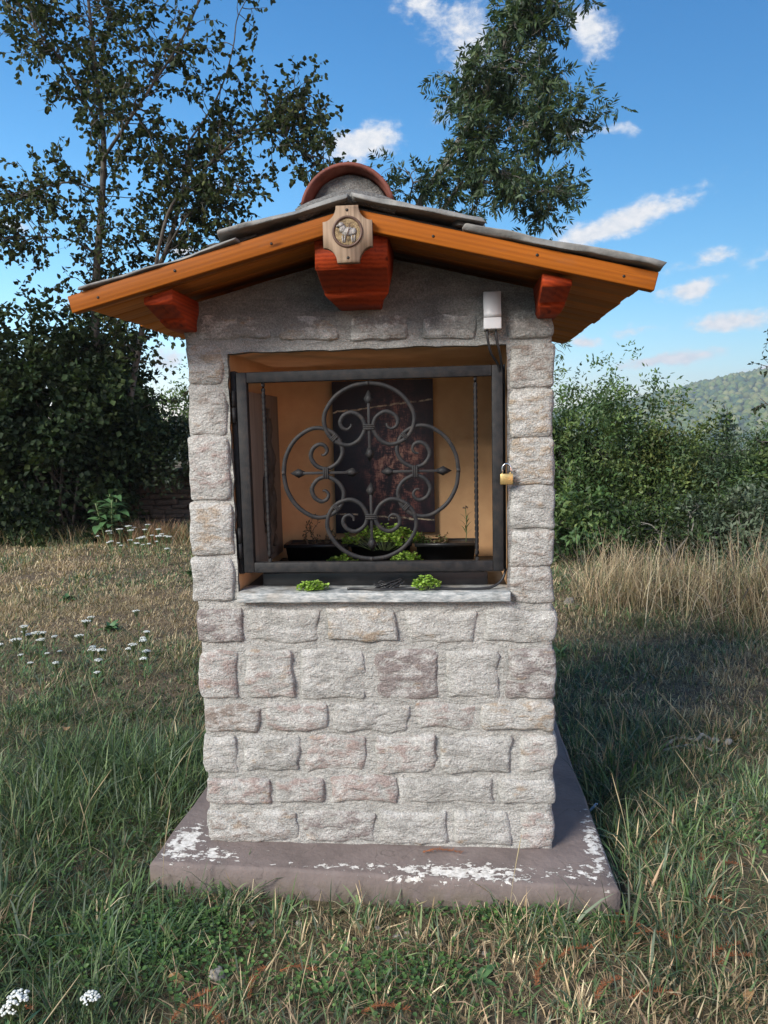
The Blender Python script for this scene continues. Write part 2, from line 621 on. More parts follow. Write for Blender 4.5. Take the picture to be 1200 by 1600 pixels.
M['reliefbg'] = plain('gilded_relief_ground', [(0.05, 0.032, 0.016), (0.30, 0.215, 0.11)], 130, 0.45, 0.9, 0.003, metal=0.5)
M['relief'] = plain('silvered_relief', [(0.12, 0.105, 0.095), (0.38, 0.355, 0.33)], 140, 0.5, 0.8, 0.0025, metal=0.3)
M['soil'] = plain('potting_soil', [(0.03, 0.02, 0.014), (0.09, 0.06, 0.04)], 60, 0.95, 0.8, 0.006)
M['bark'] = plain('grey_bark', [(0.03, 0.026, 0.022), (0.075, 0.066, 0.055), (0.12, 0.11, 0.095)], 25, 0.9, 0.7, 0.008, stretch=(1, 1, .3))
M['palebark'] = plain('pale_ash_bark', [(0.09, 0.085, 0.07), (0.2, 0.185, 0.16)], 25, 0.9, 0.6, 0.006, stretch=(1, 1, .3))
M['drystone'] = plain('dry_wall_stone', [(0.03, 0.024, 0.02), (0.065, 0.052, 0.042), (0.11, 0.088, 0.07)], 9, 0.9, 0.8, 0.012)
M['pebble'] = plain('pale_pebble', [(0.16, 0.145, 0.125), (0.32, 0.30, 0.27)], 25, 0.9, 0.5, 0.004)
M['bleached'] = plain('bleached_wood', [(0.10, 0.085, 0.065), (0.33, 0.30, 0.26)], 35, 0.9, 0.7, 0.005)
M['frond'] = plain('rust_brown_dry_frond', [(0.12, 0.042, 0.016), (0.30, 0.10, 0.035)], 60, 0.85, 0.2)
M['stem'] = plain('green_plant_stem', [(0.07, 0.11, 0.04), (0.14, 0.17, 0.07)], 40, 0.7, 0.0)
M['drystem'] = plain('dry_plant_stem', [(0.10, 0.065, 0.04), (0.2, 0.14, 0.09)], 40, 0.8, 0.0)
M['petal'] = plain('white_petals', [(0.44, 0.46, 0.42), (0.66, 0.67, 0.63)], 60, 0.8, 0.0)
M['blue'] = plain('pale_blue_plastic', [(0.2, 0.4, 0.7), (0.45, 0.62, 0.8)], 30, 0.4, 0.0)
M['screw'] = plain('dark_screw', [(0.015, 0.015, 0.015), (0.03, 0.028, 0.026)], 80, 0.5, 0.0, metal=0.6)
M['leaf'] = leafmat('broad_leaf', 0.18, 0.65, 0.12)
M['leaf2'] = leafmat('hedge_leaf', 0.25, 0.5, 0.3)
M['grass'] = leafmat('grass_blade', 0.22, 0.6, 0.25)
M['weed'] = plain('weed_leaf', [(0.035, 0.085, 0.03), (0.07, 0.14, 0.05)], 30, 0.55, 0.4, 0.004)
M['deadleaf'] = plain('dead_leaf', [(0.24, 0.13, 0.05), (0.4, 0.24, 0.11)], 40, 0.8, 0.4, 0.003)


def slab_mat():
    m_, t, b, out = newmat('mauve_painted_concrete')
    geo = t.n('ShaderNodeNewGeometry')
    pos = geo.outputs['Position']
    s = t.n('ShaderNodeSeparateXYZ')
    t.put(s.inputs[0], pos)
    n1 = t.noise(pos, 5, 5, 0.6)
    n2 = t.noise(pos, 40, 4, 0.6)
    base = t.ramp(n1, [(0.3, (0.09, 0.07, 0.064)), (0.55, (0.132, 0.104, 0.096)), (0.75, (0.165, 0.132, 0.122))])
    base = t.mix(t.m('MULTIPLY', t.step(n2, 0.5, 0.75), 0.35), base, (0.13, 0.095, 0.085))
    dirt = t.m('MULTIPLY', t.step(s.outputs[2], -0.015, -0.085), t.step(t.noise(pos, 17, 5, 0.65), 0.35, 0.6))
    base = t.mix(t.m('MULTIPLY', dirt, 0.75), base, (0.10, 0.08, 0.055))
    base = t.mix(t.m('MULTIPLY', t.step(t.noise(t.scalev(pos, (1, 1, .4)), 9, 6, 0.7), 0.55, 0.68), 0.4), base, (0.105, 0.088, 0.078))
    base = t.mix(t.m('MULTIPLY', t.step(t.noise(pos, 150, 3, 0.6), 0.62, 0.70), 0.5), base, (0.08, 0.06, 0.055))
    # flaked paint: ragged patches where people and weather wore it through
    reg = None
    for (x, y, sx, sy, a) in ((0.30, -0.15, 0.26, 0.05, 1.0), (-0.03, -0.135, 0.3, 0.03, .62), (-0.70, -0.02, 0.07, 0.13, 1.0),
                              (0.76, 0.02, 0.035, 0.25, .85), (0.72, -0.14, 0.12, 0.05, .75), (-0.58, -0.09, 0.12, 0.05, .8)):
        px = t.m('MULTIPLY', t.m('SUBTRACT', s.outputs[0], x), 1 / sx)
        py = t.m('MULTIPLY', t.m('SUBTRACT', s.outputs[1], y), 1 / sy)
        g = t.m('MULTIPLY', t.m('EXPONENT', t.m('MULTIPLY', t.m('ADD', t.m('MULTIPLY', px, px), t.m('MULTIPLY', py, py)), -0.8)), a)
        reg = g if reg is None else t.m('MAXIMUM', reg, g)
    ch = t.noise(t.scalev(pos, (1, 1.5, 1.5)), 30, 8, 0.68, 0.4)
    crk = t.vor(t.vm('ADD', pos, t.vm('SCALE', t.noisec(pos, 5, 4))) if False else t.vm('ADD', pos, t.vm('MULTIPLY', t.noisec(pos, 5, 4), (.18, .18, .18))), 2.3, 'DISTANCE_TO_EDGE')
    base = t.mix(t.m('MULTIPLY', t.step(crk, 0.0012, 0.0035, 1, 0), 0.35), base, (0.03, 0.024, 0.02))
    chip = t.step(t.m('ADD', ch, t.m('MULTIPLY', reg, 0.30)), 0.70, 0.72)
    chip = t.m('MULTIPLY', chip, t.step(s.outputs[2], -0.03, -0.012))
    base = t.mix(chip, base, t.ramp(t.noise(pos, 60, 3), [(0.3, (0.34, 0.32, 0.29)), (0.6, (0.56, 0.54, 0.51))]))
    t.put(b.inputs['Base Color'], base)
    b.inputs['Roughness'].default_value = 0.8
    t.put(b.inputs['Normal'], t.bump(t.m('SUBTRACT', t.m('ADD', t.m('MULTIPLY', n2, 0.5), n1), t.m('MULTIPLY', chip, 0.5)), 0.8, 0.008))
    return m_


M['slab'] = slab_mat()


def sill_mat():
    m_, t, b, out = newmat('grey_gneiss_sill')
    geo = t.n('ShaderNodeNewGeometry')
    pos = geo.outputs['Position']
    n1 = t.noise(t.scalev(pos, (0.7, 1, 3)), 45, 6, 0.7)
    n2 = t.noise(pos, 9, 3)
    c = t.ramp(n1, [(0.32, (0.10, 0.115, 0.12)), (0.5, (0.27, 0.285, 0.285)), (0.68, (0.5, 0.5, 0.48))])
    c = t.mix(t.m('MULTIPLY', t.step(n2, 0.5, 0.7), 0.4), c, (0.24, 0.19, 0.13))
    t.put(b.inputs['Base Color'], c)
    b.inputs['Roughness'].default_value = 0.65
    t.put(b.inputs['Normal'], t.bump(n1, 0.4, 0.003))
    return m_


M['sill'] = sill_mat()


def print_mat():
    """dark print with a mottled russet patch, fading into navy at the sides"""
    m_, t, b, out = newmat('dark_mottled_print')
    tcn = t.n('ShaderNodeTexCoord')
    v = tcn.outputs['Object']
    s = t.n('ShaderNodeSeparateXYZ')
    t.put(s.inputs[0], v)
    dx = t.m('MULTIPLY', t.m('SUBTRACT', s.outputs[0], 0.055), 1 / 0.13)
    dz = t.m('MULTIPLY', t.m('SUBTRACT', s.outputs[2], -0.03), 1 / 0.29)
    reg = t.m('EXPONENT', t.m('MULTIPLY', t.m('ADD', t.m('MULTIPLY', dx, dx), t.m('MULTIPLY', dz, dz)), -1.0))
    n1 = t.noise(v, 11, 5, 0.6)
    n3 = t.noise(t.scalev(v, (1.3, 1, 0.9)), 20, 6, 0.7)
    n2 = t.noise(t.scalev(v, (3.5, 1, 0.6)), 70, 3, 0.7)
    n6 = t.noise(t.scalev(v, (0.6, 1, 3.5)), 70, 3, 0.7)
    f = t.m('ADD', t.m('MULTIPLY', n1, 0.5), t.m('MULTIPLY', n3, 0.5))
    f = t.m('ADD', f, t.m('MULTIPLY', t.m('SUBTRACT', t.m('ADD', n2, n6), 1.0), 0.28))
    f = t.m('MULTIPLY', t.step(f, 0.40, 0.66), reg)
    c = t.ramp(f, [(0.0, (0.010, 0.010, 0.018)), (0.22, (0.05, 0.022, 0.03)), (0.45, (0.22, 0.09, 0.075)), (0.7, (0.45, 0.24, 0.17)), (1.0, (0.68, 0.50, 0.33))])
    # two thin pale crease lines
    for (z0, k) in ((0.215, 0.10), (-0.255, -0.08)):
        ln = t.m('ABSOLUTE', t.m('SUBTRACT', t.m('SUBTRACT', s.outputs[2], z0), t.m('ADD', t.m('MULTIPLY', s.outputs[0], k), t.m('MULTIPLY', t.m('SUBTRACT', n1, 0.5), 0.03))))
        c = t.mix(t.m('MULTIPLY', t.step(ln, 0.0022, 0.0042, 1, 0), t.step(n3, 0.4, 0.55)), c, (0.42, 0.36, 0.26))
    t.put(b.inputs['Base Color'], c)
    b.inputs['Roughness'].default_value = 0.5
    return m_


M['print'] = print_mat()


def ground_mat():
    m_, t, b, out = newmat('dry_soil_and_litter')
    geo = t.n('ShaderNodeNewGeometry')
    pos = geo.outputs['Position']
    n1 = t.noise(pos, 1.3, 5, 0.6)
    n2 = t.noise(pos, 22, 6, 0.65)
    n3 = t.noise(t.scalev(pos, (1, .35, 1)), 90, 4, 0.6, 0.6)
    c = t.ramp(n2, [(0.3, (0.055, 0.04, 0.027)), (0.52, (0.12, 0.092, 0.064)), (0.72, (0.2, 0.158, 0.11))])
    c = t.mix(t.m('MULTIPLY', t.step(n1, 0.42, 0.6), 0.35), c, (0.085, 0.085, 0.035))
    c = t.mix(t.m('MULTIPLY', t.step(n3, 0.56, 0.68), 0.6), c, (0.29, 0.215, 0.13))
    t.put(b.inputs['Base Color'], c)
    b.inputs['Roughness'].default_value = 0.95
    b.inputs['Specular IOR Level'].default_value = 0.1
    t.put(b.inputs['Normal'], t.bump(t.m('ADD', n2, t.m('MULTIPLY', n3, 0.5)), 0.9, 0.02))
    return m_


M['ground'] = ground_mat()
M['forest'] = leafmat('far_forest', 0.1, 0.8, 0.1)
M['hillside'] = plain('hillside_ground', [(0.045, 0.07, 0.03), (0.09, 0.11, 0.05)], 0.02, 0.95, 0.0)


# ------------------------------------------------------------------ ground
def gh(x, y):
    """ground height"""
    x, y = np.asarray(x, float), np.asarray(y, float)
    r = np.hypot(x, y - 2)
    z = -0.105 + 0.05 * (vnoise(x, y, 0.9, 1) - .5) + 0.025 * (vnoise(x, y, 3.7, 2) - .5)
    d = np.maximum(np.maximum(np.abs(x) - .8, np.maximum(-.25 - y, y - 1.45)), 0)
    near = np.clip(d / .5, 0, 1)
    z = z * near + (-0.105) * (1 - near)
    far = np.clip((r - 22) / 500, 0, 1)
    return z - 45 * far * far * (3 - 2 * far)


def build_ground():
    ax = np.concatenate([-np.geomspace(1900, 11, 22), np.arange(-10.5, 10.6, .15), np.geomspace(11, 1900, 22)])
    ay = np.concatenate([-np.geomspace(250, 5, 10), np.arange(-4.5, 14.1, .15), np.geomspace(14.6, 1950, 26)])
    X, Y = np.meshgrid(ax, ay)
    Z = gh(X, Y)
    nx, ny = len(ax), len(ay)
    i = (np.arange(ny - 1)[:, None] * nx + np.arange(nx - 1)[None, :]).ravel()
    F = np.stack([i, i + 1, i + nx + 1, i + nx], 1)
    me = mesh_np('ground', np.stack([X, Y, Z], -1).reshape(-1, 3), [F], M['ground'], smooth=True)
    tag(link('ground', me), kind='structure')


build_ground()


# ------------------------------------------------------------------ far wooded hill and the air in front of it
def crest(azv):
    """elevation angle of the hill's crest for an azimuth"""
    return np.interp(azv, [-1.2, -.75, -.45, -.2, 0.0, .15, .22, .27, .34, .42, .55, .8, 1.2],
                     np.radians([.4, .7, .45, .3, .5, .75, 1.25, 2.0, 2.75, 3.25, 3.6, 3.0, 1.2]))


def build_hill():
    azs = np.linspace(-1.05, 1.05, 150)
    ts = np.linspace(0, 1, 26)
    A, T = np.meshgrid(azs, ts)
    Rr = 700 + 1000 * T
    H = crest(A)
    prof = np.where(T < .75, np.sin(np.clip(T / .75, 0, 1) * np.pi / 2) ** 1.4, 1 - .5 * ((T - .75) / .25) ** 2)
    zc = CAM[2] + np.tan(H) * 1450
    Z = -46 + (zc + 46) * prof + 10 * (vnoise(A * 1500, Rr, .006, 5) - .5) * np.clip(T * 4, 0, 1) + 16 * (vnoise(A * 1500, Rr, .0028, 6) - .5) * np.clip(T * 4, 0, 1) * (T < .7)
    X = np.sin(A) * Rr + CAM[0]
    Y = np.cos(A) * Rr + CAM[1]
    nx, ny = len(azs), len(ts)
    i = (np.arange(ny - 1)[:, None] * nx + np.arange(nx - 1)[None, :]).ravel()
    me = mesh_np('hill', np.stack([X, Y, Z], -1).reshape(-1, 3), [np.stack([i, i + 1, i + nx + 1, i + nx], 1)], M['hillside'], smooth=True)
    tag(link('hill', me), kind='structure')
    # the wood on it: lumpy crowns that read as one mass
    import bmesh
    bm = bmesh.new()
    bmesh.ops.create_icosphere(bm, subdivisions=1, radius=1)
    bv = np.array([v.co[:] for v in bm.verts])
    bf = np.array([[v.index for v in f.verts] for f in bm.faces])
    bm.free()
    n = 5200
    rg = np.random.default_rng(11)
    a = np.where(rg.random(n) < .75, rg.uniform(.1, .55, n), rg.uniform(-.7, .9, n))
    t = rg.uniform(.12, .79, n)
    fi = (t * (ny - 1))
    r = 700 + 1000 * t
    zi = np.array([np.interp(aa, azs, Z[int(f)] * (1 - (f % 1)) + Z[min(int(f) + 1, ny - 1)] * (f % 1)) for aa, f in zip(a, fi)])
    s = rg.uniform(3.2, 6.2, n)
    P = np.stack([np.sin(a) * r + CAM[0], np.cos(a) * r + CAM[1], zi + s * .5], 1)
    V = bv[None] * s[:, None, None] * np.array([1, 1, 1.05]) * rg.uniform(.72, 1.25, (n, len(bv), 1)) + P[:, None]
    F = bf[None] + (np.arange(n) * len(bv))[:, None, None]
    pal = np.array([(0.085, 0.12, 0.035), (0.10, 0.14, 0.05), (0.13, 0.15, 0.055), (0.05, 0.085, 0.045), (0.16, 0.17, 0.07)])
    c = pal[rg.integers(0, 5, n)] * rg.uniform(.8, 1.2, (n, 1))
    me = mesh_np('hill_forest', V.reshape(-1, 3), [F.reshape(-1, 3)], M['forest'], np.repeat(c, len(bv), 0))
    tag(link('hill_forest', me), 'sunlit green wood covering the far hill', 'forest', kind='stuff')


build_hill()


def build_haze():
    V, F = rbox_data(4000, 2400, 180, 1.0)
    hm = bpy.data.materials.new('thin_haze')
    hm.use_nodes = True
    t = NT(hm.node_tree)
    out = t.n('ShaderNodeOutputMaterial')
    pv = t.n('ShaderNodeVolumePrincipled')
    pv.inputs['Color'].default_value = (0.80, 0.89, 1.0, 1)
    pv.inputs['Density'].default_value = 0.00036
    pv.inputs['Anisotropy'].default_value = 0.2
    t.t.links.new(pv.outputs[0], out.inputs['Volume'])
    o = Geo().add(V, F).obj('haze', hm)
    o.location = (0, 850, 28)
    tag(o, 'thin pale haze in the valley air', 'haze', kind='stuff')


build_haze()

# ------------------------------------------------------------------ the shrine
W2 = 0.61                       # half width of the wall
DEPTH = 1.07
OX0, OX1, OZ0, OZ1 = -0.468, 0.464, 0.914, 1.740
RZ, EZ, EX, RY0, RY1 = 2.108, 1.893, 0.866, -0.292, 1.355   # ridge z, eave z, eave x (tops of the barge boards), front, back
SL = (RZ - EZ) / EX
RANG = math.atan(SL)


def roof_z(x):
    return RZ - SL * abs(x)


shrine = empty('wayside_shrine', (0, 0.5, -0.105))
tag(shrine, 'small stone wayside shrine with gabled roof, barred niche and painted concrete base', 'shrine')
ORG = Vector((0, 0.5, -0.105))


def sp_part(o, parent=shrine):
    """parts are modelled in world coordinates: shift them below the parent"""
    o.parent = parent
    o.matrix_parent_inverse = Matrix.Translation(-ORG) if parent is shrine else Matrix.Identity(4)
    return o


def under(o, parent):
    """child of a part whose own world matrix is the identity"""
    o.parent = parent
    return o


def build_walls():
    g = Geo()
    rg = random.Random(5)
    xs = sorted(set([round(v, 4) for v in np.concatenate([np.linspace(-W2, OX0, 7), np.linspace(OX0, OX1, 38), np.linspace(OX1, W2, 7)])]))
    zs1 = sorted(set([round(v, 4) for v in np.concatenate([np.linspace(-.02, OZ0, 37), np.linspace(OZ0, OZ1, 34)])]))
    ntop = 14
    nz = len(zs1) + ntop
    idx = {}
    V = []

    def relief(x, z):
        y = 0.001 + 0.006 * fbm(x * 6, z * 6, 3.1) + 0.004 * fbm(x * 17, z * 17, 8.0)
        k = min(1, max(0, (z - 1.74) / .12))
        return y - 0.016 * k * k * (3 - 2 * k)
    for j in range(nz):
        for i, x in enumerate(xs):
            if j < len(zs1):
                z = zs1[j]
            else:
                top = roof_z(x) - .062
                z = OZ1 + (top - OZ1) * (j - len(zs1) + 1) / ntop
            X, Z = x, z
            if OX0 - 1e-3 <= x <= OX1 + 1e-3 and OZ0 - 1e-3 <= z <= OZ1 + 1e-3:
                X += 0.006 * fbm(x * 9, z * 14, 1.0)
                Z += 0.005 * fbm(x * 14, z * 9, 2.0) if z > 1.5 else 0
            if abs(x) > W2 - 1e-3:
                X += 0.010 * fbm(0.3, z * 6, 4.0 + x) * 1.0
            idx[i, j] = len(V)
            V.append((X, relief(x, z), Z))
    F = []
    hole = set()
    for j in range(nz - 1):
        for i in range(len(xs) - 1):
            cx = (xs[i] + xs[i + 1]) / 2
            if OX0 < cx < OX1 and j < len(zs1) - 1 and OZ0 < (zs1[j] + zs1[j + 1]) / 2 < OZ1:
                hole.add((i, j))
                continue
            F.append([idx[i, j], idx[i + 1, j], idx[i + 1, j + 1], idx[i, j + 1]])
    # lip of the opening
    back = {}

    def bk(k):
        if k not in back:
            back[k] = len(V)
            p = V[k]
            V.append((p[0] + (-.006 if p[0] < 0 else .006) * (abs(p[0]) > .44), 0.045, p[2]))
        return back[k]
    for (i, j) in hole:
        for (di, dj, a, b) in ((-1, 0, (i, j), (i, j + 1)), (1, 0, (i + 1, j + 1), (i + 1, j)), (0, -1, (i + 1, j), (i, j)), (0, 1, (i, j + 1), (i + 1, j + 1))):
            if (i + di, j + dj) not in hole:
                p, q = idx[a], idx[b]
                F.append([p, q, bk(q), bk(p)])
    # side returns, back
    nD = 12
    for sgn, i in ((-1, 0), (1, len(xs) - 1)):
        prev = [idx[i, j] for j in range(nz)]
        for d in range(1, nD + 1):
            yy = DEPTH * d / nD
            cur = []
            for j in range(nz):
                p = V[idx[i, j]]
                cur.append(len(V))
                V.append((sgn * W2 + sgn * .008 * fbm(yy * 5, p[2] * 5, 9 + sgn), yy, p[2]))
            for j in range(nz - 1):
                q = [prev[j], cur[j], cur[j + 1], prev[j + 1]]
                F.append(q if sgn > 0 else q[::-1])
            prev = cur
        if sgn < 0:
            bl = prev
        else:
            br = prev
    apex0, apex1 = len(V), len(V) + 1
    V.append((0, DEPTH, -.02))
    V.append((0, DEPTH, RZ - .062))
    F.append([br[0], apex0, apex1, br[-1]])
    F.append([apex0, bl[0], bl[-1], apex1])
    g.add(V, F)
    wall = sp_part(g.obj('wall', M['mortar'], smooth=True))
    wall["label"] = "rough grey mortared block wall with cement rendered gable"
    return wall


wall = build_walls()

BR = [(-0.613, -0.457, 0.740, 0.866), (-0.444, -0.181, 0.740, 0.865), (-0.163, 0.089, 0.741, 0.865), (0.112, 0.359, 0.741, 0.864), (0.382, 0.613, 0.742, 0.863),
      (-0.613, -0.479, 0.536, 0.714), (-0.461, -0.274, 0.536, 0.715), (-0.260, -0.024, 0.538, 0.716), (-0.003, 0.232, 0.541, 0.716), (0.246, 0.436, 0.542, 0.716), (0.454, 0.613, 0.544, 0.717),
      (-0.607, -0.403, 0.417, 0.519), (-0.389, -0.159, 0.420, 0.521), (-0.147, 0.123, 0.423, 0.524), (0.136, 0.354, 0.426, 0.526), (0.369, 0.613, 0.429, 0.528),
      (-0.605, -0.492, 0.262, 0.401), (-0.479, -0.266, 0.265, 0.403), (-0.255, -0.037, 0.269, 0.405), (-0.006, 0.209, 0.273, 0.408), (0.225, 0.480, 0.278, 0.412), (0.500, 0.613, 0.281, 0.414),
      (-0.607, -0.377, 0.147, 0.244), (-0.366, -0.190, 0.152, 0.247), (-0.167, 0.068, 0.157, 0.252), (0.086, 0.411, 0.163, 0.257), (0.429, 0.613, 0.169, 0.262),
      (-0.610, -0.285, 0.002, 0.119), (-0.267, -0.010, 0.002, 0.126), (0.005, 0.261, 0.004, 0.132), (0.275, 0.472, 0.004, 0.138), (0.488, 0.613, 0.004, 0.142),
      (-0.601, -0.475, 1.469, 1.630), (-0.610, -0.475, 1.247, 1.456), (-0.620, -0.475, 1.056, 1.232), (-0.625, -0.480, 0.893, 1.044),
      (0.473, 0.607, 1.437, 1.586), (0.472, 0.608, 1.281, 1.427), (0.472, 0.608, 1.132, 1.271), (0.472, 0.608, 1.007, 1.121), (0.472, 0.608, 0.881, 0.995),
      (-0.600, -0.478, 1.645, 1.768), (0.476, 0.607, 1.598, 1.733), (-0.557, -0.321, 1.784, 1.876), (-0.292, -0.085, 1.772, 1.867), (-0.056, 0.152, 1.764, 1.858), (0.181, 0.367, 1.761, 1.850), (0.460, 0.603, 1.753, 1.860)]


def brick_mesh(sx, sy, sz, seed, amp=1.0):
    V, F = rbox_data(sx, sy, sz, 0.016, True, (max(3, int(sx / .025)), 2, max(3, int(sz / .025))))
    out = []
    for p in V:
        u, v_ = p[0] / (sx / 2), p[2] / (sz / 2)
        pillow = 0.003 * (1 - u ** 4) * (1 - v_ ** 4)
        q = np.array(p)
        if p[1] < 0:
            q[1] -= pillow
        q[0] += amp * 0.017 * fbm(p[2] * 9 + seed, seed * 1.7, p[0] * 3)
        q[2] += amp * 0.015 * fbm(p[0] * 8 + seed * 2.3, seed, p[2] * 3)
        q[1] += amp * (0.007 * fbm(p[0] * 11, p[2] * 15, seed * 3.1) + 0.004 * fbm(p[0] * 40, p[2] * 40, seed))
        out.append(q)
    return np.array(out), F


MAUVE, PINK, GREY, LIGHT, OCHRE, BROWN = (0.165, 0.122, 0.118), (0.31, 0.222, 0.20), (0.245, 0.235, 0.22), (0.37, 0.355, 0.33), (0.335, 0.245, 0.16), (0.205, 0.15, 0.12)
TONES = [(MAUVE, .9), (LIGHT, .5), (OCHRE, .45), (LIGHT, .5), (GREY, .5),
         (PINK, .6), (PINK, .45), (GREY, .6), (MAUVE, 1.0), (LIGHT, .5), (MAUVE, .85),
         (BROWN, .9), (PINK, .5), (GREY, .6), (PINK, .5), (OCHRE, .5),
         (LIGHT, .5), (GREY, .6), (PINK, .7), (PINK, .55), (GREY, .5), (PINK, .4),
         (PINK, .7), (PINK, .6), (PINK, .85), (GREY, .5), (LIGHT, .5),
         (BROWN, .5), (MAUVE, .6), (GREY, .5), (LIGHT, .5), (PINK, .65),
         (BROWN, .5), (PINK, .5), (OCHRE, .5), (GREY, .5), (OCHRE, .5), (OCHRE, .6), (GREY, .5), (BROWN, .5), (BROWN, .6), (OCHRE, .5), (BROWN, .5),
         (GREY, .3), (OCHRE, .4), (BROWN, .4), (GREY, .3), (GREY, .3)]


def build_bricks():
    for k, (x0, x1, z0, z1) in enumerate(BR):
        lintel = z0 > 1.74
        prot = 0.003 if lintel else random.Random(k).uniform(.004, .014)
        if lintel:
            prot += 0.010
        ex0 = 0.010 if x0 < -.55 else -0.002
        ex1 = 0.008 if x1 > .55 else -0.002
        xa, xb = x0 - ex0, x1 + ex1
        if z0 > .87 and z1 < 1.75:
            if x0 < 0:
                xb = min(x1, OX0 - .002)
            else:
                xa = max(x0, OX1 + .004)
        sx, sz, sy = xb - xa, z1 - z0 + (.010 if z0 > .87 and not lintel else -.002), 0.09
        V, F = brick_mesh(sx, sy, sz, k + 1.37, 0.6 if z0 > .87 else 1.0)
        o = Geo().add(V, F).obj('brick', M['brick'], smooth=True)
        o.location = ((xa + xb) / 2, sy / 2 - prot, (z0 + z1) / 2)
        tn, al = TONES[k % len(TONES)]
        o.color = (*tn, al)
        under(o, wall)
    # the side faces: the same courses, seen only from beside
    rg = random.Random(21)
    courses = [(0.004, .135), (.155, .25), (.27, .405), (.42, .52), (.538, .715), (.741, .865), (.885, 1.04), (1.056, 1.232), (1.247, 1.43), (1.445, 1.58), (1.6, 1.74)]
    protos = []
    for k in range(4):
        V, F = brick_mesh(1.0 * .23, .09, .13, 60 + k, 1.0)
        protos.append(Geo().add(V, F).mesh('brick', M['brick'], True))
    for sgn in (-1, 1):
        for (z0, z1) in courses:
            y = rg.uniform(.10, .16)
            while y < DEPTH - .05:
                L = rg.uniform(.17, .27)
                L = min(L, DEPTH - y + .01)
                o = link('brick', rg.choice(protos))
                o.scale = (L / .23, 1, (z1 - z0 + .006) / .13)
                o.rotation_euler = (0, 0, rad(90) * sgn)
                o.location = (sgn * (W2 - .045 + rg.uniform(.009, .015)), y + L / 2, (z0 + z1) / 2)
                tn, al = rg.choice(TONES)
                o.color = (*tn, al)
                under(o, wall)
                y += L + rg.uniform(.014, .024)


build_bricks()


def build_base():
    c = [(-0.785, -0.145), (0.797, -0.222), (0.787, 1.42), (-0.735, 1.42)]
    g = Geo()
    loops = []
    for ins, z in ((0.0, -0.16), (0.0, -0.013), (0.006, -0.003), (0.013, 0.0)):
        ring = []
        cx = sum(p[0] for p in c) / 4
        cy = sum(p[1] for p in c) / 4
        for k in range(4):
            a, b = np.array(c[k]), np.array(c[(k + 1) % 4])
            nS = 36
            for t in range(nS):
                p = a + (b - a) * t / nS
                q = p - np.sign(p - [cx, cy]) * ins * np.array([1 if abs(p[0] - cx) > .6 else 0, 1 if (p[1] < -.1 or p[1] > 1.3) else 0])
                wob = .004 * fbm(q[0] * 6, q[1] * 6, z * 3)
                ring.append((q[0] + wob, q[1] + wob, z + .003 * fbm(q[0] * 4, q[1] * 4, 1)))
        loops.append(ring)
    n = len(loops[0])
    V = [p for r in loops for p in r]
    F = []
    for i in range(3):
        for k in range(n):
            k2 = (k + 1) % n
            F.append([i * n + k, i * n + k2, (i + 1) * n + k2, (i + 1) * n + k])
    F.append([3 * n + k for k in range(n)])
    o = sp_part(g.add(V, F).obj('base_slab', M['slab'], smooth=False))
    o["label"] = "mauve painted concrete base slab with white flaked patches"


build_base()


def build_niche():
    # lining of the niche (five plastered faces), a little wider than the opening
    x0, x1, z0, z1, y0, y1 = OX0 - .005, OX1 + .004, OZ0 - .03, OZ1 + .006, .012, .70
    V = [(x0, y0, z0), (x1, y0, z0), (x1, y0, z1), (x0, y0, z1), (x0, y1, z0), (x1, y1, z0), (x1, y1, z1), (x0, y1, z1)]
    F = [[0, 4, 7, 3], [1, 2, 6, 5], [3, 7, 6, 2], [4, 5, 6, 7]]
    o = sp_part(Geo().add(V, F).obj('niche_lining', M['plaster']))
    o["label"] = "orange plastered inside of the niche"
    fl = sp_part(rbox('niche_floor', (0, .365, .905), (.93, .66, .03), M['silllining']))
    s = sp_part(rbox('sill', (0.003, 0.03, .9065), (0.935, 0.13, .033), M['sill'], r=.003, inner=(30, 3, 1)))
    for v in s.data.vertices:
        v.co.y += .0025 * fbm(v.co.x * 9, v.co.z * 20, 2)
        v.co.z += .0015 * fbm(v.co.x * 12, v.co.y * 20, 5)
    s["label"] = "grey speckled stone sill under the gate"


build_niche()


# ---- roof
def slope_obj(name, sgn, s0, s1, y0, y1, t0, t1, mat, parent, r=.004, fine=False, inner=(1, 1, 1), wob=0.0, seed=0, lift=0.0):
    """a plate lying on a roof slope: s = distance from the ridge along the slope, t = height above the barge top plane"""
    V, F = rbox_data(s1 - s0, y1 - y0, t1 - t0, r, fine, inner)
    if wob:
        for p in V:
            k = 1 if abs(p[0]) > (s1 - s0) * .4 or abs(p[1]) > (y1 - y0) * .4 else .3
            p[0] += wob * k * fbm(p[1] * 7 + seed, seed, p[2] * 30)
            p[1] += wob * k * fbm(p[0] * 7 + seed, seed * 2, p[2] * 30)
            p[2] += wob * .25 * fbm(p[0] * 6, p[1] * 6, seed)
    o = Geo().add(V, F).obj(name, mat)
    mid, tm = (s0 + s1) / 2, (t0 + t1) / 2
    cs, sn = math.cos(RANG), math.sin(RANG)
    o.location = (sgn * (mid * cs + tm * sn), (y0 + y1) / 2, RZ - mid * sn + tm * cs)
    o.rotation_euler = (0, sgn * (RANG + lift) if sgn > 0 else -(RANG + lift), 0) if sgn > 0 else (0, -(RANG + lift), 0)
    if sgn < 0:
        o.rotation_euler = (0, 0, 0)
        o.rotation_euler = (0, -(RANG + lift), 0)
    under(o, parent)
    return o


SLEN = EX / math.cos(RANG)


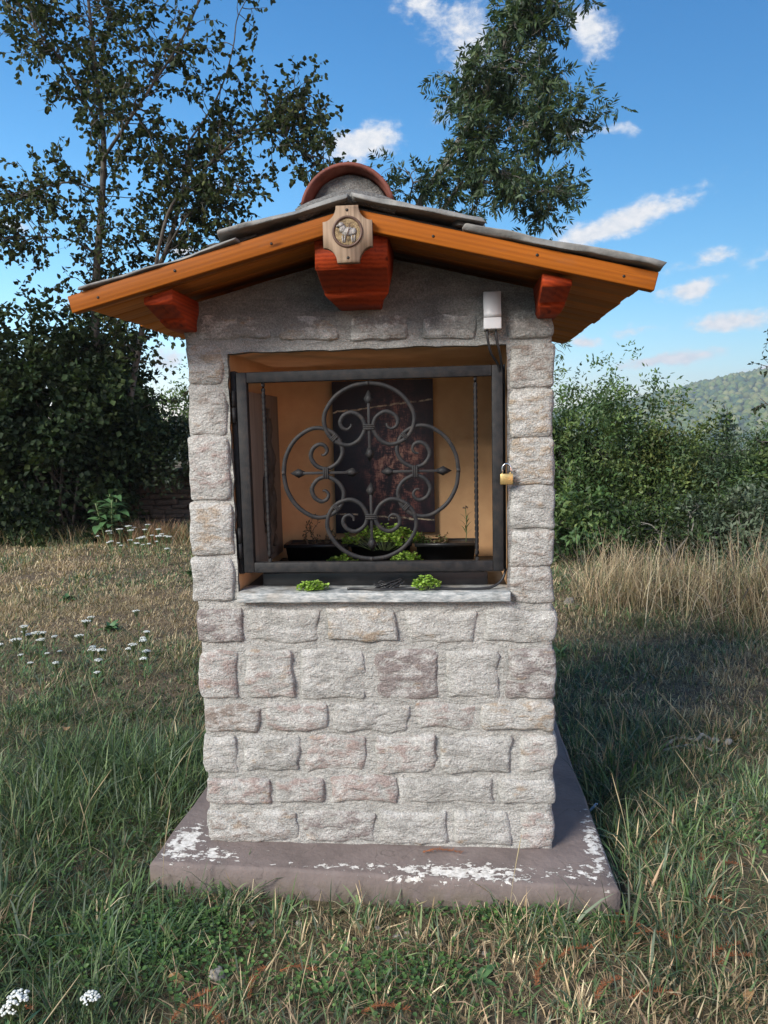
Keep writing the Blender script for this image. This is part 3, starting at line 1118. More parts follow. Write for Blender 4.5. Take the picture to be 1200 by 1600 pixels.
def build_roof():
    # bedding under the slates = the roof's own mesh
    g = Geo()
    hx = EX - .03
    prism(g, [(-hx, roof_z(hx) + .001), (0, RZ + .001), (hx, roof_z(hx) + .001), (hx, roof_z(hx) + .011), (0, RZ + .013), (-hx, roof_z(hx) + .011)], RY0 + .03, RY1 - .03)
    roof = sp_part(g.obj('roof', M['slate_under']))
    roof["label"] = "low gabled roof of stained boards under loose grey slates"
    rg = random.Random(4)
    for sgn in (-1, 1):
        fb = slope_obj('barge_board', sgn, 0.002, SLEN, RY0, RY0 + .034, -.052, 0.0, M['fascia'], roof, r=.003, inner=(12, 1, 2))
        for sc_, sz_ in (((.25, -.03), .004), ((.55, -.022), .0045), ((.80, -.03), .004)):
            k = Geo()
            lathe(k, [(.0001, -.0008), (sz_, -.0008), (sz_, .004)], n=8, axis=1)
            so = k.obj('screw', M['screw'])
            cs, sn = math.cos(RANG), math.sin(RANG)
            so.location = (sgn * (sc_[0] * cs + sc_[1] * sn), RY0 - .0005, RZ - sc_[0] * sn + sc_[1] * cs)
            under(so, roof)
        y = RY0 + .036
        while y < RY1 - .02:
            wd = rg.uniform(.112, .128)
            y1 = min(y + wd, RY1)
            slope_obj('roof_board', sgn, 0.004, SLEN - rg.uniform(.004, .018), y, y1 - .0035, -.026, -.004, M['board'], roof, r=.003)
            y = y1
        # slates: lower course then the upper one, as thick uneven slabs
        yy = RY0 - .018
        k = 0
        while yy < RY1 - .05:
            L = rg.uniform(.36, .5) if k else .42
            ye = min(yy + L, RY1 + .01)
            if sgn > 0:
                slope_obj('slate', sgn, .335, SLEN + .012, yy, ye - .008, .006, .024, M['slate'], roof, r=.004, inner=(14, 8, 1), wob=.02, seed=k + 3, lift=rad(-.9))
            else:
                slope_obj('slate', sgn, .34, SLEN - .03 - .02 * (k == 0), yy + .012, ye - .008, .0035, .0115, M['slate'], roof, r=.003, inner=(14, 8, 1), wob=.02, seed=k + 13)
            yy = ye
            k += 1
        yy = RY0 - (.025 if sgn > 0 else .02)
        k = 0
        while yy < RY1 - .05:
            L = rg.uniform(.4, .55) if k else .47
            ye = min(yy + L, RY1 + .015)
            slope_obj('slate', sgn, .004, .398 if sgn < 0 else .385, yy, ye - .01, .026, .041, M['slate'], roof, r=.004, inner=(10, 8, 1), wob=.022, seed=k + 33 + 7 * sgn, lift=rad(-1.2))
            yy = ye
            k += 1
        # broken slate and crumbs packed under the upper course
        slope_obj('slate', sgn, .30, .44, RY0 + .015, RY0 + .2, .011, .026, M['slate_under'], roof, r=.004, inner=(6, 6, 1), wob=.03, seed=71 + sgn)
    # ridge tiles: half-round clay, open end to the front, mortar filled
    n = 18
    for k, y0 in enumerate((RY0 + .035, RY0 + .045 + .46, RY0 + .05 + .9, RY0 + .06 + 1.3)):
        y1 = min(y0 + .48, RY1 + .02)
        Vt, Ft = [], []
        for yy, dr in ((y0, .004), (y0 + .025, .004), (y0 + .03, 0.0), (y1, -.012)):
            for ro in (0.134 + dr, 0.1245 + dr):
                for i in range(n + 1):
                    a = rad(12 + 156 * i / n)
                    Vt.append((-.014 + ro * math.cos(a) * 1.02, yy, 2.106 + ro * math.sin(a) * 1.02))
        m_ = n + 1
        R = 4
        for r_ in range(R - 1):
            for i in range(n):
                o_ = r_ * 2 * m_
                Ft.append([o_ + i, o_ + i + 1, o_ + 2 * m_ + i + 1, o_ + 2 * m_ + i])
                o2 = o_ + m_
                Ft.append([o2 + i + 1, o2 + i, o2 + 2 * m_ + i, o2 + 2 * m_ + i + 1])
        for o_, flip in ((0, 1), ((R - 1) * 2 * m_, 0)):
            for i in range(n):
                q = [o_ + i, o_ + m_ + i, o_ + m_ + i + 1, o_ + i + 1]
                Ft.append(q if flip else q[::-1])
        for r_ in range(R - 1):
            for i, fl in ((0, 0), (n, 1)):
                q = [r_ * 2 * m_ + i, r_ * 2 * m_ + m_ + i, (r_ + 1) * 2 * m_ + m_ + i, (r_ + 1) * 2 * m_ + i]
                Ft.append(q if fl else q[::-1])
        under(Geo().add(Vt, Ft).obj('ridge_tile', M['clay'], smooth=False), roof)
    # mortar under the ridge tile, bulging at the front end
    g = Geo()
    poly = [(-.014 + .122 * math.cos(rad(-6 + 192 * i / 20)), 2.106 + .122 * max(-.12, math.sin(rad(-6 + 192 * i / 20)))) for i in range(21)]
    Vm, Fm = [], []
    for yy, s_ in ((RY0 + .066, .0), (RY0 + .069, .5), (RY0 + .077, .93), (RY0 + .09, 1.0), (RY1, 1.0)):
        for (x, z) in poly:
            Vm.append((-.014 + (x + .014) * s_, yy - .01 * fbm(x * 20, z * 20, s_), 2.13 + (z - 2.13) * s_))
    for r_ in range(4):
        for i in range(21):
            j = (i + 1) % 21
            Fm.append([r_ * 21 + i, r_ * 21 + j, (r_ + 1) * 21 + j, (r_ + 1) * 21 + i])
    under(Geo().add(Vm, Fm).obj('ridge_mortar', M['mortar'], smooth=True), roof)
    g = Geo()
    pts = smoothpath([(-.16, RY0 + .035, 2.105), (-.09, RY0 + .025, 2.128), (-.01, RY0 + .012, 2.141), (.07, RY0 + .025, 2.130), (.13, RY0 + .035, 2.110)], 6)
    Vc, Fc = tube_data(pts, [.021 + .005 * fbm(p[0] * 20, 1, 1) for p in pts], 8)
    under(g.addarr(Vc, Fc).obj('mortar_bead', M['mortar'], smooth=True), roof)


build_roof()


# ---- purlin ends
def beam(name, x0, x1, ztop, zf, zb, y0, tilt, label, taper=.012):
    """zf underside at the front face, zb full underside; stepped cut below the nose"""
    h = zf - zb
    prof = [(y0, ztop), (y0, zf), (y0 + .013, zf + .0005), (y0 + .095, zf - h * .50), (y0 + .112, zf - h * .51), (y0 + .112, zf - h * .66), (y0 + .124, zf - h * .76),
            (y0 + .145, zf - h * .97), (y0 + .165, zb), (y0 + .36, zb), (y0 + .36, ztop)]
    ins_ = [0, 0, .05, .14, .16, .20, .38, .85, 1.0, 1.0, 0]          # how far each profile point is drawn in sideways
    g = Geo()
    n = len(prof)
    bev = .003
    V = []
    xm = (x0 + x1) / 2
    for x, sg, ins in ((x0, -1, bev), (x0 + bev, -1, 0), (x1 - bev, 1, 0), (x1, 1, bev)):
        for (y, z), q in zip(prof, ins_):
            yy = y + (ins if y <= y0 + .12 else 0)
            zz = z + (ins if z <= zf + 1e-6 else 0)
            xx = x - sg * q * taper
            V.append((xx, yy, zz - (xx - xm) * tilt if z >= ztop - .001 else zz))
    F = [list(range(n))[::-1], list(range(3 * n, 4 * n))]
    for r_ in range(3):
        for i in range(n):
            j = (i + 1) % n
            F.append([r_ * n + i, r_ * n + j, (r_ + 1) * n + j, (r_ + 1) * n + i])
    ob = g.add(V, F).obj(name, M['beam'])
    sp_part(ob)
    ob["label"] = label
    return ob


zt = lambda x: roof_z(x) - .062
beam('purlin', -.115, .101, 2.046, 1.945, 1.862, -.258, 0, 'wide red-brown ridge beam end with stepped underside', .04)
beam('purlin', -.644, -.553, zt(.598), 1.864, 1.812, -.256, -SL, 'narrow red-brown purlin end under the eave')
beam('purlin', .547, .632, zt(.59), 1.872, 1.815, -.256, SL, 'narrow red-brown purlin end under the eave')

# ------------------------------------------------------------------ gate (a part of the shrine) with its ironwork
GY = 0.03


def ironbar(name, c, s, parent, r=.003):
    return under(rbox(name, c, s, M['iron'], r=r), parent)


def build_gate():
    gx0, gx1, gz0, gz1, t = -.447, .452, .985, 1.676, .036
    g = Geo()
    for (c, s) in (((gx0 + t / 2, GY, (gz0 + gz1) / 2), (t, .03, gz1 - gz0)), ((gx1 - t / 2, GY, (gz0 + gz1) / 2), (t, .03, gz1 - gz0)),
                   (((gx0 + gx1) / 2, GY, gz0 + t / 2), (gx1 - gx0 - 2 * t, .0296, t)), (((gx0 + gx1) / 2, GY, gz1 - t / 2), (gx1 - gx0 - 2 * t, .0296, t))):
        V, F = rbox_data(*s, .003)
        g.add(V + np.array(c), F)
    gate = sp_part(g.obj('gate', M['iron']))
    gate["label"] = "dark wrought iron gate with four scrolled rings"
    # fixed post with hinges on the left and the strike strip on the right
    ironbar('hinge_post', (gx0 - .0125, GY + .012, (gz0 + gz1) / 2), (.018, .03, gz1 - gz0 + .012), gate)
    ironbar('strike_strip', (gx1 + .006, GY + .016, (gz0 + gz1) / 2), (.007, .03, gz1 - gz0 + .004), gate, .002)
    for zz in (1.56, 1.09):
        k = Geo()
        for (z0, z1) in ((zz - .055, zz - .001), (zz + .001, zz + .055)):
            lathe(k, [(.0005, z0), (.0075, z0 + .001), (.0075, z1 - .001), (.0005, z1)], c=(gx0 - .012, GY - .012, 0), n=12)
        under(k.obj('hinge', M['iron'], smooth=True), gate)
    # twisted bars
    for x in (-.357, .362):
        k = Geo()
        zsn = np.linspace(gz0 + t, gz1 - t, 60)
        V, F = [], []
        for i, z in enumerate(zsn):
            a = (z - gz0) * 75 if .02 < (z - gz0 - t) < (gz1 - gz0 - 2 * t - .02) else rad(45)
            for q in range(4):
                V.append((x + .0075 * math.cos(a + q * math.pi / 2), GY + .0075 * math.sin(a + q * math.pi / 2), z))
        for i in range(len(zsn) - 1):
            for q in range(4):
                q2 = (q + 1) % 4
                F.append([i * 4 + q, i * 4 + q2, i * 4 + 4 + q2, i * 4 + 4 + q])
        under(k.add(V, F).obj('twisted_bar', M['iron']), gate)
    # one scroll (half of a lobe), mirrored and turned four ways
    half = [(0.0, .300), (-.055, .291), (-.108, .262), (-.143, .218), (-.154, .180), (-.146, .142), (-.125, .113), (-.095, .097), (-.064, .094), (-.034, .111), (-.0165, .139), (-.0135, .155),
            (-.022, .181), (-.041, .198), (-.062, .2035), (-.086, .193), (-.098, .172), (-.092, .153), (-.075, .146), (-.062, .155), (-.061, .166)]
    cx, cz = .003, 1.329

    def sweep(path, wd, dp, ends=(1, .45)):
        P = smoothpath(path, 6)
        T = np.gradient(P, axis=0)
        T /= np.linalg.norm(T, axis=1)[:, None]
        Nn = np.stack([-T[:, 1], T[:, 0]], 1)
        m_ = len(P)
        V, F = [], []
        for i in range(m_):
            s_ = 1.0 if i < m_ * .8 else 1 - (1 - ends[1]) * (i - m_ * .8) / (m_ * .2)
            wob = 1 + .10 * math.sin(i * 2.1) * (i % 3 == 0)
            a, b = P[i] + Nn[i] * wd / 2 * s_ * wob, P[i] - Nn[i] * wd / 2 * s_ * wob
            for q, y in ((a, -dp / 2), (b, -dp / 2), (b, dp / 2), (a, dp / 2)):
                V.append((q[0], y, q[1]))
        for i in range(m_ - 1):
            for q in range(4):
                q2 = (q + 1) % 4
                F.append([i * 4 + q, i * 4 + q2, i * 4 + 4 + q2, i * 4 + 4 + q])
        F.append([0, 1, 2, 3])
        F.append([(m_ - 1) * 4 + q for q in (3, 2, 1, 0)])
        return np.array(V), F
    V0, F0 = sweep(half, .0132, .012)
    scroll_a = Geo().add(V0, F0).mesh('scroll', M['iron'])
    V1 = V0 * np.array([-1, 1, 1])
    scroll_b = Geo().add(V1, [f[::-1] for f in F0]).mesh('scroll', M['iron'])
    # spear bar with two arrow tips
    k = Geo()
    V, F = rbox_data(.0095, .0095, .155, .0015)
    k.add(V + np.array([0, 0, .155]), F)
    for z0, z1, sg in ((.230, .278, 1), (.080, .034, -1)):
        tip = [(0, z1), (.0165, z0 + sg * .018), (.005, z0 - sg * .006), (-.005, z0 - sg * .006), (-.0165, z0 + sg * .018)]
        if sg < 0:
            tip = tip[::-1]
        zc = z0 + sg * .014
        Vt = [(x, 0, z) for x, z in tip] + [(0, -.009, zc), (0, .009, zc)]
        Ft = []
        for i in range(5):
            j = (i + 1) % 5
            Ft += [[i, j, 5], [j, i, 6]]
        k.add(Vt, Ft)
    spear = k.mesh('spear_bar', M['iron'])
    # clamp: a bundle of three bands
    k = Geo()
    for z in (-.0065, 0, .0065):
        V, F = rbox_data(.042 if z == 0 else .039, .019, .0058, .0015)
        k.add(V + np.array([0, 0, z]), F)
    clamp1 = k.mesh('clamp', M['iron'])
    k = Geo()
    for z in (-.0055, 0, .0055):
        V, F = rbox_data(.027, .019, .005, .0015)
        k.add(V + np.array([0, 0, z]), F)
    clamp2 = k.mesh('clamp', M['iron'])
    for q in range(4):
        ry = q * math.pi / 2
        for me, nm in ((scroll_a, 'scroll'), (scroll_b, 'scroll'), (spear, 'spear_bar')):
            o = link(nm, me)
            o.location = (cx, GY + (.001 if nm == 'spear_bar' else (.0005 if q % 2 else -.0005)), cz)
            o.rotation_euler = (0, ry, 0)
            under(o, gate)
        o = link('clamp', clamp1)
        o.matrix_local = Matrix.Translation((cx, GY, cz)) @ Matrix.Rotation(ry, 4, 'Y') @ Matrix.Translation((0, 0, .153))
        under(o, gate)
        o = link('clamp', clamp2)
        o.matrix_local = Matrix.Translation((cx, GY, cz)) @ Matrix.Rotation(ry, 4, 'Y') @ Matrix.Translation((-.120, 0, .120)) @ Matrix.Rotation(rad(-45), 4, 'Y')
        under(o, gate)
    # lug with an eye for the padlock
    ironbar('lock_lug', (.4505, -.012, 1.3405), (.006, .062, .016), gate, .0015)


build_gate()


# ------------------------------------------------------------------ padlock, junction box, plaque
def build_padlock():
    loc = (.4585, -.034, 1.2835)
    r_ = empty('padlock', loc)
    tag(r_, 'small brass padlock with steel shackle hanging on the iron gate', 'padlock')
    V, F = rbox_data(.042, .016, .036, .003)
    o = Geo().add(V + np.array([0, 0, .018]), F).obj('body', M['brass'], r_)
    pts = [(-.0135, 0, .030)] + [(-.0135, 0, .045)] + [(-.0135 * math.cos(a), 0, .052 + .0165 * math.sin(a)) for a in np.linspace(.1, math.pi - .1, 9)] + [(.0135, 0, .045), (.0135, 0, .030)]
    tube(Geo(), pts, .0034, 8).obj('shackle', M['chrome'], r_, True) if False else None
    g = Geo()
    tube(g, pts, .0034, 8)
    g.obj('shackle', M['chrome'], r_, True)
    g = Geo()
    ring = [(.0085 * math.cos(a), -.0083, .018 + .005 * math.sin(a)) for a in np.linspace(0, 2 * math.pi, 17)]
    V, F = tube_data(ring, .0005, 4)
    g.addarr(V, F)
    g.obj('embossed_oval', M['brass'], r_, True)


def build_box():
    r_ = empty('junction_box', (.416, -.02, 1.785))
    tag(r_, 'white plastic cable box fixed to the rendered gable beside the beam', 'cable box')
    g = Geo()
    prism(g, [(-.028, .040), (-.030, .1115), (-.004, .1115), (0.016, .1115), (0.016, .040)], -.0275, .0275, axis=0)
    g = Geo()
    V = []
    # upper cover: slopes out towards its lower edge
    prof = [(0.016, .036), (-.034, .036), (-.036, .047), (-.026, .066), (-.022, .114), (-.019, .117), (0.016, .117)]
    prism(g, [(y, z) for y, z in prof], -.0275, .0275, axis=0)
    g.obj('cover', M['white'], r_)
    V, F = rbox_data(.056, .05, .036, .0025)
    Geo().add(V * np.array([1, 1, 1]) + np.array([0, -.0095, .0165]), F).obj('lower_cover', M['white'], r_)
    for x0, x1 in ((-.016, .022), (.012, .032)):
        g = Geo()
        P = smoothpath([(x0, -.012, .004), (x0 + .001, -.014, -.03), (x0 + .012, -.004, -.075), (x1, .03, -.115), (x1 + .004, .05, -.17)], 6)
        tube(g, P, .0042, 8)
        g.obj('cable', M['black'], r_, True)


def build_plaque():
    cx, cz, y = -.008, 2.030, RY0 - .014
    r_ = empty('wooden_plaque', (cx, y, cz))
    tag(r_, 'weathered wooden plaque with round lamb relief screwed to the gable peak', 'plaque')
    a, b, c = .071, .079, .032          # half width, half height, half arm width
    pts = []
    for (sx, sz, fl) in ((1, 1, 0), (1, -1, 1), (-1, -1, 0), (-1, 1, 1)):
        arc = []
        for k in range(9):
            t = rad(90 * k / 8)
            # concave corner from the top arm to the side arm
            arc.append((sx * (a - (a - c) * math.cos(t)), sz * (b - (b - .036) * math.sin(t))))
        pts += arc if not fl else arc[::-1]
    g = Geo()
    n = len(pts)
    V = [(x * .985, -.011, z * .985) for x, z in pts] + [(x, -.009, z) for x, z in pts] + [(x, .011, z) for x, z in pts]
    F = [list(range(n)), list(range(3 * n - 1, 2 * n - 1, -1))]
    for r0 in (0, n):
        for i in range(n):
            j = (i + 1) % n
            F.append([r0 + i, r0 + n + i, r0 + n + j, r0 + j])
    g.add(V, F).obj('board', M['plaque'], r_)
    zc = .006
    g = Geo()
    lathe(g, [(.0445, -.0105), (.0445, -.0125), (.042, -.0165), (.0385, -.0150), (.0365, -.0120), (.0355, -.009)], c=(0, 0, zc), n=40, axis=1)
    g.obj('ring', M['ring'], r_, True)
    g = Geo()
    lathe(g, [(.0363, -.0115), (.026, -.0122), (.012, -.0126), (.0002, -.0126)], c=(0, 0, zc), n=32, axis=1)
    g.obj('medallion', M['reliefbg'], r_, True)
    # low relief of a standing lamb with a slanting staff
    g = Geo()

    def lump(x, z, rx, rz, ry=.006, rot=0.0, n=10):
        V, F = [], []
        for i in range(6):
            f = i / 5 * math.pi / 2
            for k in range(n):
                t = 2 * math.pi * k / n
                u, v_ = rx * math.cos(t) * math.cos(f), rz * math.sin(t) * math.cos(f)
                V.append((x + u * math.cos(rot) - v_ * math.sin(rot), -.0118 - ry * math.sin(f), zc + z + u * math.sin(rot) + v_ * math.cos(rot)))
        for i in range(5):
            for k in range(n):
                k2 = (k + 1) % n
                F.append([i * n + k, i * n + k2, (i + 1) * n + k2, (i + 1) * n + k])
        g.add(V, F)
    lump(.002, .000, .0165, .0105)
    lump(-.010, .006, .0085, .0095, .007)
    lump(-.014, .0145, .0075, .0065, .0085, .5)
    lump(-.0205, .0125, .0045, .003, .007, .3)
    lump(.014, .000, .007, .0085, .006)
    for x, tl in ((-.011, .1), (-.006, -.1), (.010, .1), (.0155, -.12)):
        lump(x, -.0155, .0022, .009, .004, tl)
    lr = g.obj('lamb_relief', M['relief'], r_, True)
    for v in lr.data.vertices:
        v.co.x *= 1.28
        v.co.z = zc + (v.co.z - zc) * 1.28
    g = Geo()
    tube(g, [(-.004, -.0195, zc - .024), (.010, -.0195, zc + .022)], .0012, 6)
    tube(g, [(.004, -.0195, zc + .0155), (.0125, -.0195, zc + .0125)], .0011, 6)
    g.obj('staff', M['ring'], r_, True)
    for z in (.066, -.066):
        g = Geo()
        lathe(g, [(.0002, -.0125), (.0042, -.0122), (.0042, -.010)], c=(0, 0, z), n=10, axis=1)
        g.obj('screw', M['screw'], r_, True)


build_padlock()
build_box()
build_plaque()


# ------------------------------------------------------------------ leaves
def leaf_arrays(P, D, U, L, Wd, six=False, cup=.12):
    """P base, D direction, U approx normal; -> verts, tris"""
    D = D / (np.linalg.norm(D, axis=1)[:, None] + 1e-9)
    S = np.cross(D, U)
    S /= np.linalg.norm(S, axis=1)[:, None] + 1e-9
    Nn = np.cross(S, D)
    L, Wd = L[:, None], Wd[:, None]
    if six:
        sh = [(0, 0, 0), (.22, .40, 1), (.62, .42, 1), (1, 0, 0), (.62, -.42, 1), (.22, -.40, 1), (.45, 0, -1)]
        tri = [(0, 1, 6), (1, 2, 6), (2, 3, 6), (3, 4, 6), (4, 5, 6), (5, 0, 6)]
    else:
        sh = [(0, 0, 0), (.42, .5, 1), (1, 0, 0), (.42, -.5, 1), (.45, 0, -1)]
        tri = [(0, 1, 4), (1, 2, 4), (2, 3, 4), (3, 0, 4)]
    V = np.stack([P + D * L * a + S * Wd * b + Nn * Wd * cup * c for a, b, c in sh], 1)
    n = len(P)
    k = len(sh)
    F = np.array(tri)[None] + (np.arange(n) * k)[:, None, None]
    return V.reshape(-1, 3), F.reshape(-1, 3), k


def unit(v):
    return v / (np.linalg.norm(v, axis=-1, keepdims=True) + 1e-9)


class Plant:
    def __init__(self, seed):
        self.rg = np.random.default_rng(seed)
        self.tubes = []
        self.lp, self.ld = [], []

    def limb(self, pts, r0, r1, n=6, store=True, m_=5):
        P = smoothpath(pts, m_)
        self.tubes.append((P, np.linspace(r0, r1, len(P)), n))
        return P

    def spawn(self, P, count, lo, hi, level, r, t0=.15, up=.35, gap=.05, droop=.15, forward=.5, leafy=.15):
        rg = self.rg
        m_ = len(P)
        for _ in range(count):
            t = (t0 + (1 - t0) * rg.random()) * (m_ - 1.001)
            i = int(t)
            b = P[i] + (P[i + 1] - P[i]) * (t - i)
            tan = unit(P[i + 1] - P[i])
            d = unit(tan * forward + unit(rg.normal(size=3)) + np.array([0, 0, up]))
            L = rg.uniform(lo, hi)
            nst = 6
            pts = [b]
            dd = d.copy()
            for s in range(nst):
                dd = unit(dd + rg.normal(size=3) * .22 - np.array([0, 0, droop * s / nst]))
                pts.append(pts[-1] + dd * L / nst)
            Q = np.array(pts)
            self.tubes.append((Q, np.linspace(r, r * .3, len(Q)), 4 if level else 3))
            if level > 0:
                self.spawn(Q, max(2, int(L / .13)), .18, .45, level - 1, r * .5, .2, up * .5, gap, droop, .8, leafy)
                self.leaves(Q, gap * 1.5, .45, leafy)
            else:
                self.leaves(Q, gap, .12, leafy)

    def leaves(self, Q, gap, t0, spread):
        rg = self.rg
        L = np.linalg.norm(np.diff(Q, axis=0), axis=1).sum()
        n = max(1, int(L * (1 - t0) / gap))
        t = (t0 + (1 - t0) * rg.random(n)) * (len(Q) - 1.001)
        i = t.astype(int)
        p = Q[i] + (Q[i + 1] - Q[i]) * (t - i)[:, None]
        tan = unit(Q[i + 1] - Q[i])
        d = unit(tan * .6 + unit(rg.normal(size=(n, 3))) * .9 - np.array([0, 0, .35]))
        self.lp.append(p)
        self.ld.append(d)

    def build(self, name, loc, label, cat, bark, leafm, lsize, pal, group=None, six=False, ratio=.75, upn=.6, fullness=None):
        root = empty(name, loc)
        tag(root, label, cat, group)
        L0 = np.array(loc)
        g = Geo()
        for (P, R, n) in self.tubes:
            V, F = tube_data(P - L0, R, n)
            g.addarr(V, F)
        g.obj('trunk', bark, root, True)
        P = np.concatenate(self.lp) - L0
        D = np.concatenate(self.ld)
        rg = self.rg
        n = len(P)
        U = unit(rg.normal(size=(n, 3)) * (1 - upn) + np.array([0, 0, 1.0]) * upn)
        L = rg.uniform(lsize[0], lsize[1], n)
        V, F, k = leaf_arrays(P, D, U, L, L * ratio * rg.uniform(.8, 1.15, n), six)
        pal = np.array(pal)
        c = pal[rg.integers(0, len(pal), n)] * rg.uniform(.75, 1.25, (n, 1))
        link('crown', mesh_np('crown', V, [F], leafm, np.repeat(c, k, 0)), root)
        return root, n


def px_line(pts, Y, jit=.25, seed=0):
    """pixel polyline placed at depth Y with some wander in depth"""
    rg = np.random.default_rng(seed)
    off = np.cumsum(rg.normal(size=len(pts)) * jit)
    off -= off[0]
    return [at(x, y, Y + o) for (x, y), o in zip(pts, off)]


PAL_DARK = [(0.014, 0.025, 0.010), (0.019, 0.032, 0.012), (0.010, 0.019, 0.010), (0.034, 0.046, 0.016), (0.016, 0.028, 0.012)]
PAL_TREE = [(0.028, 0.044, 0.016), (0.038, 0.052, 0.019), (0.021, 0.034, 0.014), (0.058, 0.066, 0.022), (0.032, 0.046, 0.020)]
PAL_ASH = [(0.035, 0.062, 0.030), (0.05, 0.08, 0.035), (0.028, 0.05, 0.028), (0.06, 0.088, 0.036)]
PAL_HEDGE = [(0.045, 0.085, 0.026), (0.065, 0.105, 0.03), (0.034, 0.066, 0.025), (0.09, 0.12, 0.035), (0.05, 0.09, 0.036)]
PAL_LIGHT = [(0.07, 0.115, 0.035), (0.09, 0.135, 0.045), (0.055, 0.095, 0.035)]


def left_tree():
    Y = 8.6
    T = Plant(101)
    base = at(150, 832, Y)
    base[2] = -.14
    A = T.limb(px_line([(150, 838), (156, 640), (148, 480), (158, 330), (162, 220), (150, 110), (138, 0), (130, -90)], Y, .12, 1), .075, .012)
    B = T.limb(px_line([(161, 215), (135, 160), (100, 100), (55, 45), (10, 5), (-40, -30)], Y, .2, 2), .024, .006)
    C = T.limb(px_line([(160, 250), (200, 190), (240, 130), (285, 60), (320, -20), (340, -70)], Y, .2, 3), .028, .008)
    D = T.limb(px_line([(170, 838), (192, 700), (214, 560), (236, 450), (262, 385), (285, 300), (296, 220)], Y + .3, .1, 4), .06, .02)
    E = T.limb(px_line([(236, 450), (262, 335), (300, 285), (345, 240), (390, 205), (440, 210), (490, 250), (525, 272)], Y + .1, .15, 5), .026, .005)
    F_ = T.limb(px_line([(296, 220), (330, 170), (352, 120), (365, 70), (372, 25), (400, -25)], Y + .2, .15, 6), .016, .005)
    G = T.limb(px_line([(157, 300), (110, 285), (60, 295), (20, 315), (-25, 330)], Y - .2, .2, 7), .018, .005)
    H = T.limb(px_line([(155, 400), (110, 375), (60, 370), (10, 370), (-30, 380)], Y, .2, 8), .016, .005)
    I = T.limb(px_line([(296, 230), (350, 220), (410, 190), (455, 150), (480, 175)], Y + .4, .15, 9), .014, .004)
    J = T.limb(px_line([(262, 385), (300, 330), (345, 320), (375, 290)], Y + .2, .15, 10), .014, .004)
    K = T.limb(px_line([(205, 610), (228, 520), (280, 440), (320, 400)], Y + .5, .15, 11), .02, .005)
    for P, c, lo, hi in ((A, 96, .4, 1.15), (B, 42, .3, .85), (C, 50, .35, 1.05), (D, 78, .35, 1.05), (E, 62, .3, .85), (F_, 14, .25, .6), (G, 38, .25, .7),
                         (H, 34, .25, .65), (I, 40, .25, .65), (J, 48, .25, .8), (K, 38, .3, .8)):
        T.spawn(P, c, lo, hi, 1, .008, .12 if P is not A else .2, .25, .034, .15)
    _, n = T.build('deciduous_tree', tuple(base), 'tall open deciduous tree with small dark leaves rising behind the stone wall', 'tree', M['bark'], M['leaf'], (.052, .095), PAL_TREE, six=True, ratio=.78, upn=.45)
    print('left tree leaves', n)


left_tree()


def ash_tree():
    Y = 11.0
    T = Plant(202)
    base = at(640, 800, Y)
    base[2] = -.14
    t0 = px_line([(640, 830), (640, 600), (648, 420), (652, 330), (690, 265), (735, 190), (775, 110), (815, 20), (850, -70)], Y, .15, 1)
    A = T.limb(t0, .11, .03)
    B = T.limb(px_line([(645, 400), (690, 330), (730, 285), (790, 290), (850, 300), (880, 290)], Y - .2, .2, 2), .045, .008)
    C = T.limb(px_line([(690, 265), (745, 235), (800, 200), (855, 190), (900, 185)], Y, .2, 3), .03, .007)
    D = T.limb(px_line([(735, 190), (770, 150), (820, 130), (870, 140)], Y + .2, .2, 4), .028, .006)
    E = T.limb(px_line([(775, 110), (800, 40), (840, 10), (880, 30)], Y, .2, 5), .025, .006)
    F_ = T.limb(px_line([(648, 420), (640, 320), (645, 285), (632, 262)], Y - .3, .15, 6), .025, .006)
    G = T.limb(px_line([(690, 330), (760, 420), (830, 500), (872, 548)], Y - .2, .15, 7), .025, .005)
    H = T.limb(px_line([(690, 265), (715, 235), (740, 225), (770, 260), (810, 290)], Y - .4, .15, 8), .02, .006)
    I = T.limb(px_line([(735, 190), (725, 140), (745, 120), (800, 90)], Y - .4, .15, 9), .02, .006)
    rg = T.rg
    tips = []
    for P, c, lo, hi in ((A[len(A) // 2 + 2:], 20, .3, .9), (B, 26, .3, .7), (C, 26, .3, .7), (D, 24, .3, .6), (E, 24, .3, .7), (F_, 10, .2, .5), (H, 22, .3, .6), (I, 14, .3, .6)):
        n0 = len(T.tubes)
        T.spawn(P, c, lo, hi, 1, .010, .2, .15, 9.0, .25)
    n0 = len(T.tubes)
    T.spawn(G, 4, .15, .35, 0, .008, .85, .1, 9.0, .25)
    # compound leaves: pairs of narrow leaflets on drooping stalks along every twig
    T.lp, T.ld = [], []
    for (P, R, n) in T.tubes[9:]:
        if R[0] > .012:
            continue
        L = np.linalg.norm(np.diff(P, axis=0), axis=1).sum()
        for _ in range(max(1, int(L / .10))):
            t = (.15 + .85 * rg.random()) * (len(P) - 1.001)
            i = int(t)
            b = P[i] + (P[i + 1] - P[i]) * (t - i)
            d = unit(unit(P[i + 1] - P[i]) * .4 + unit(rg.normal(size=3)) * .8 + np.array([0, 0, -.25]))
            s = unit(np.cross(d, rg.normal(size=3)))
            Ls = rg.uniform(.16, .26)
            for k in range(4):
                q = b + d * Ls * (.25 + .22 * k)
                for sg in (-1, 1):
                    T.lp.append(q[None])
                    T.ld.append(unit(s * sg + d * .7 - np.array([0, 0, .25]))[None])
            T.lp.append((b + d * Ls)[None])
            T.ld.append(d[None])
    _, n = T.build('ash_tree', tuple(base), 'tall leaning ash tree with narrow leaflets rising behind the shrine roof', 'tree', M['palebark'], M['leaf2'], (.09, .15), PAL_ASH, ratio=.34, upn=.5)
    print('ash leaflets', n)


ash_tree()


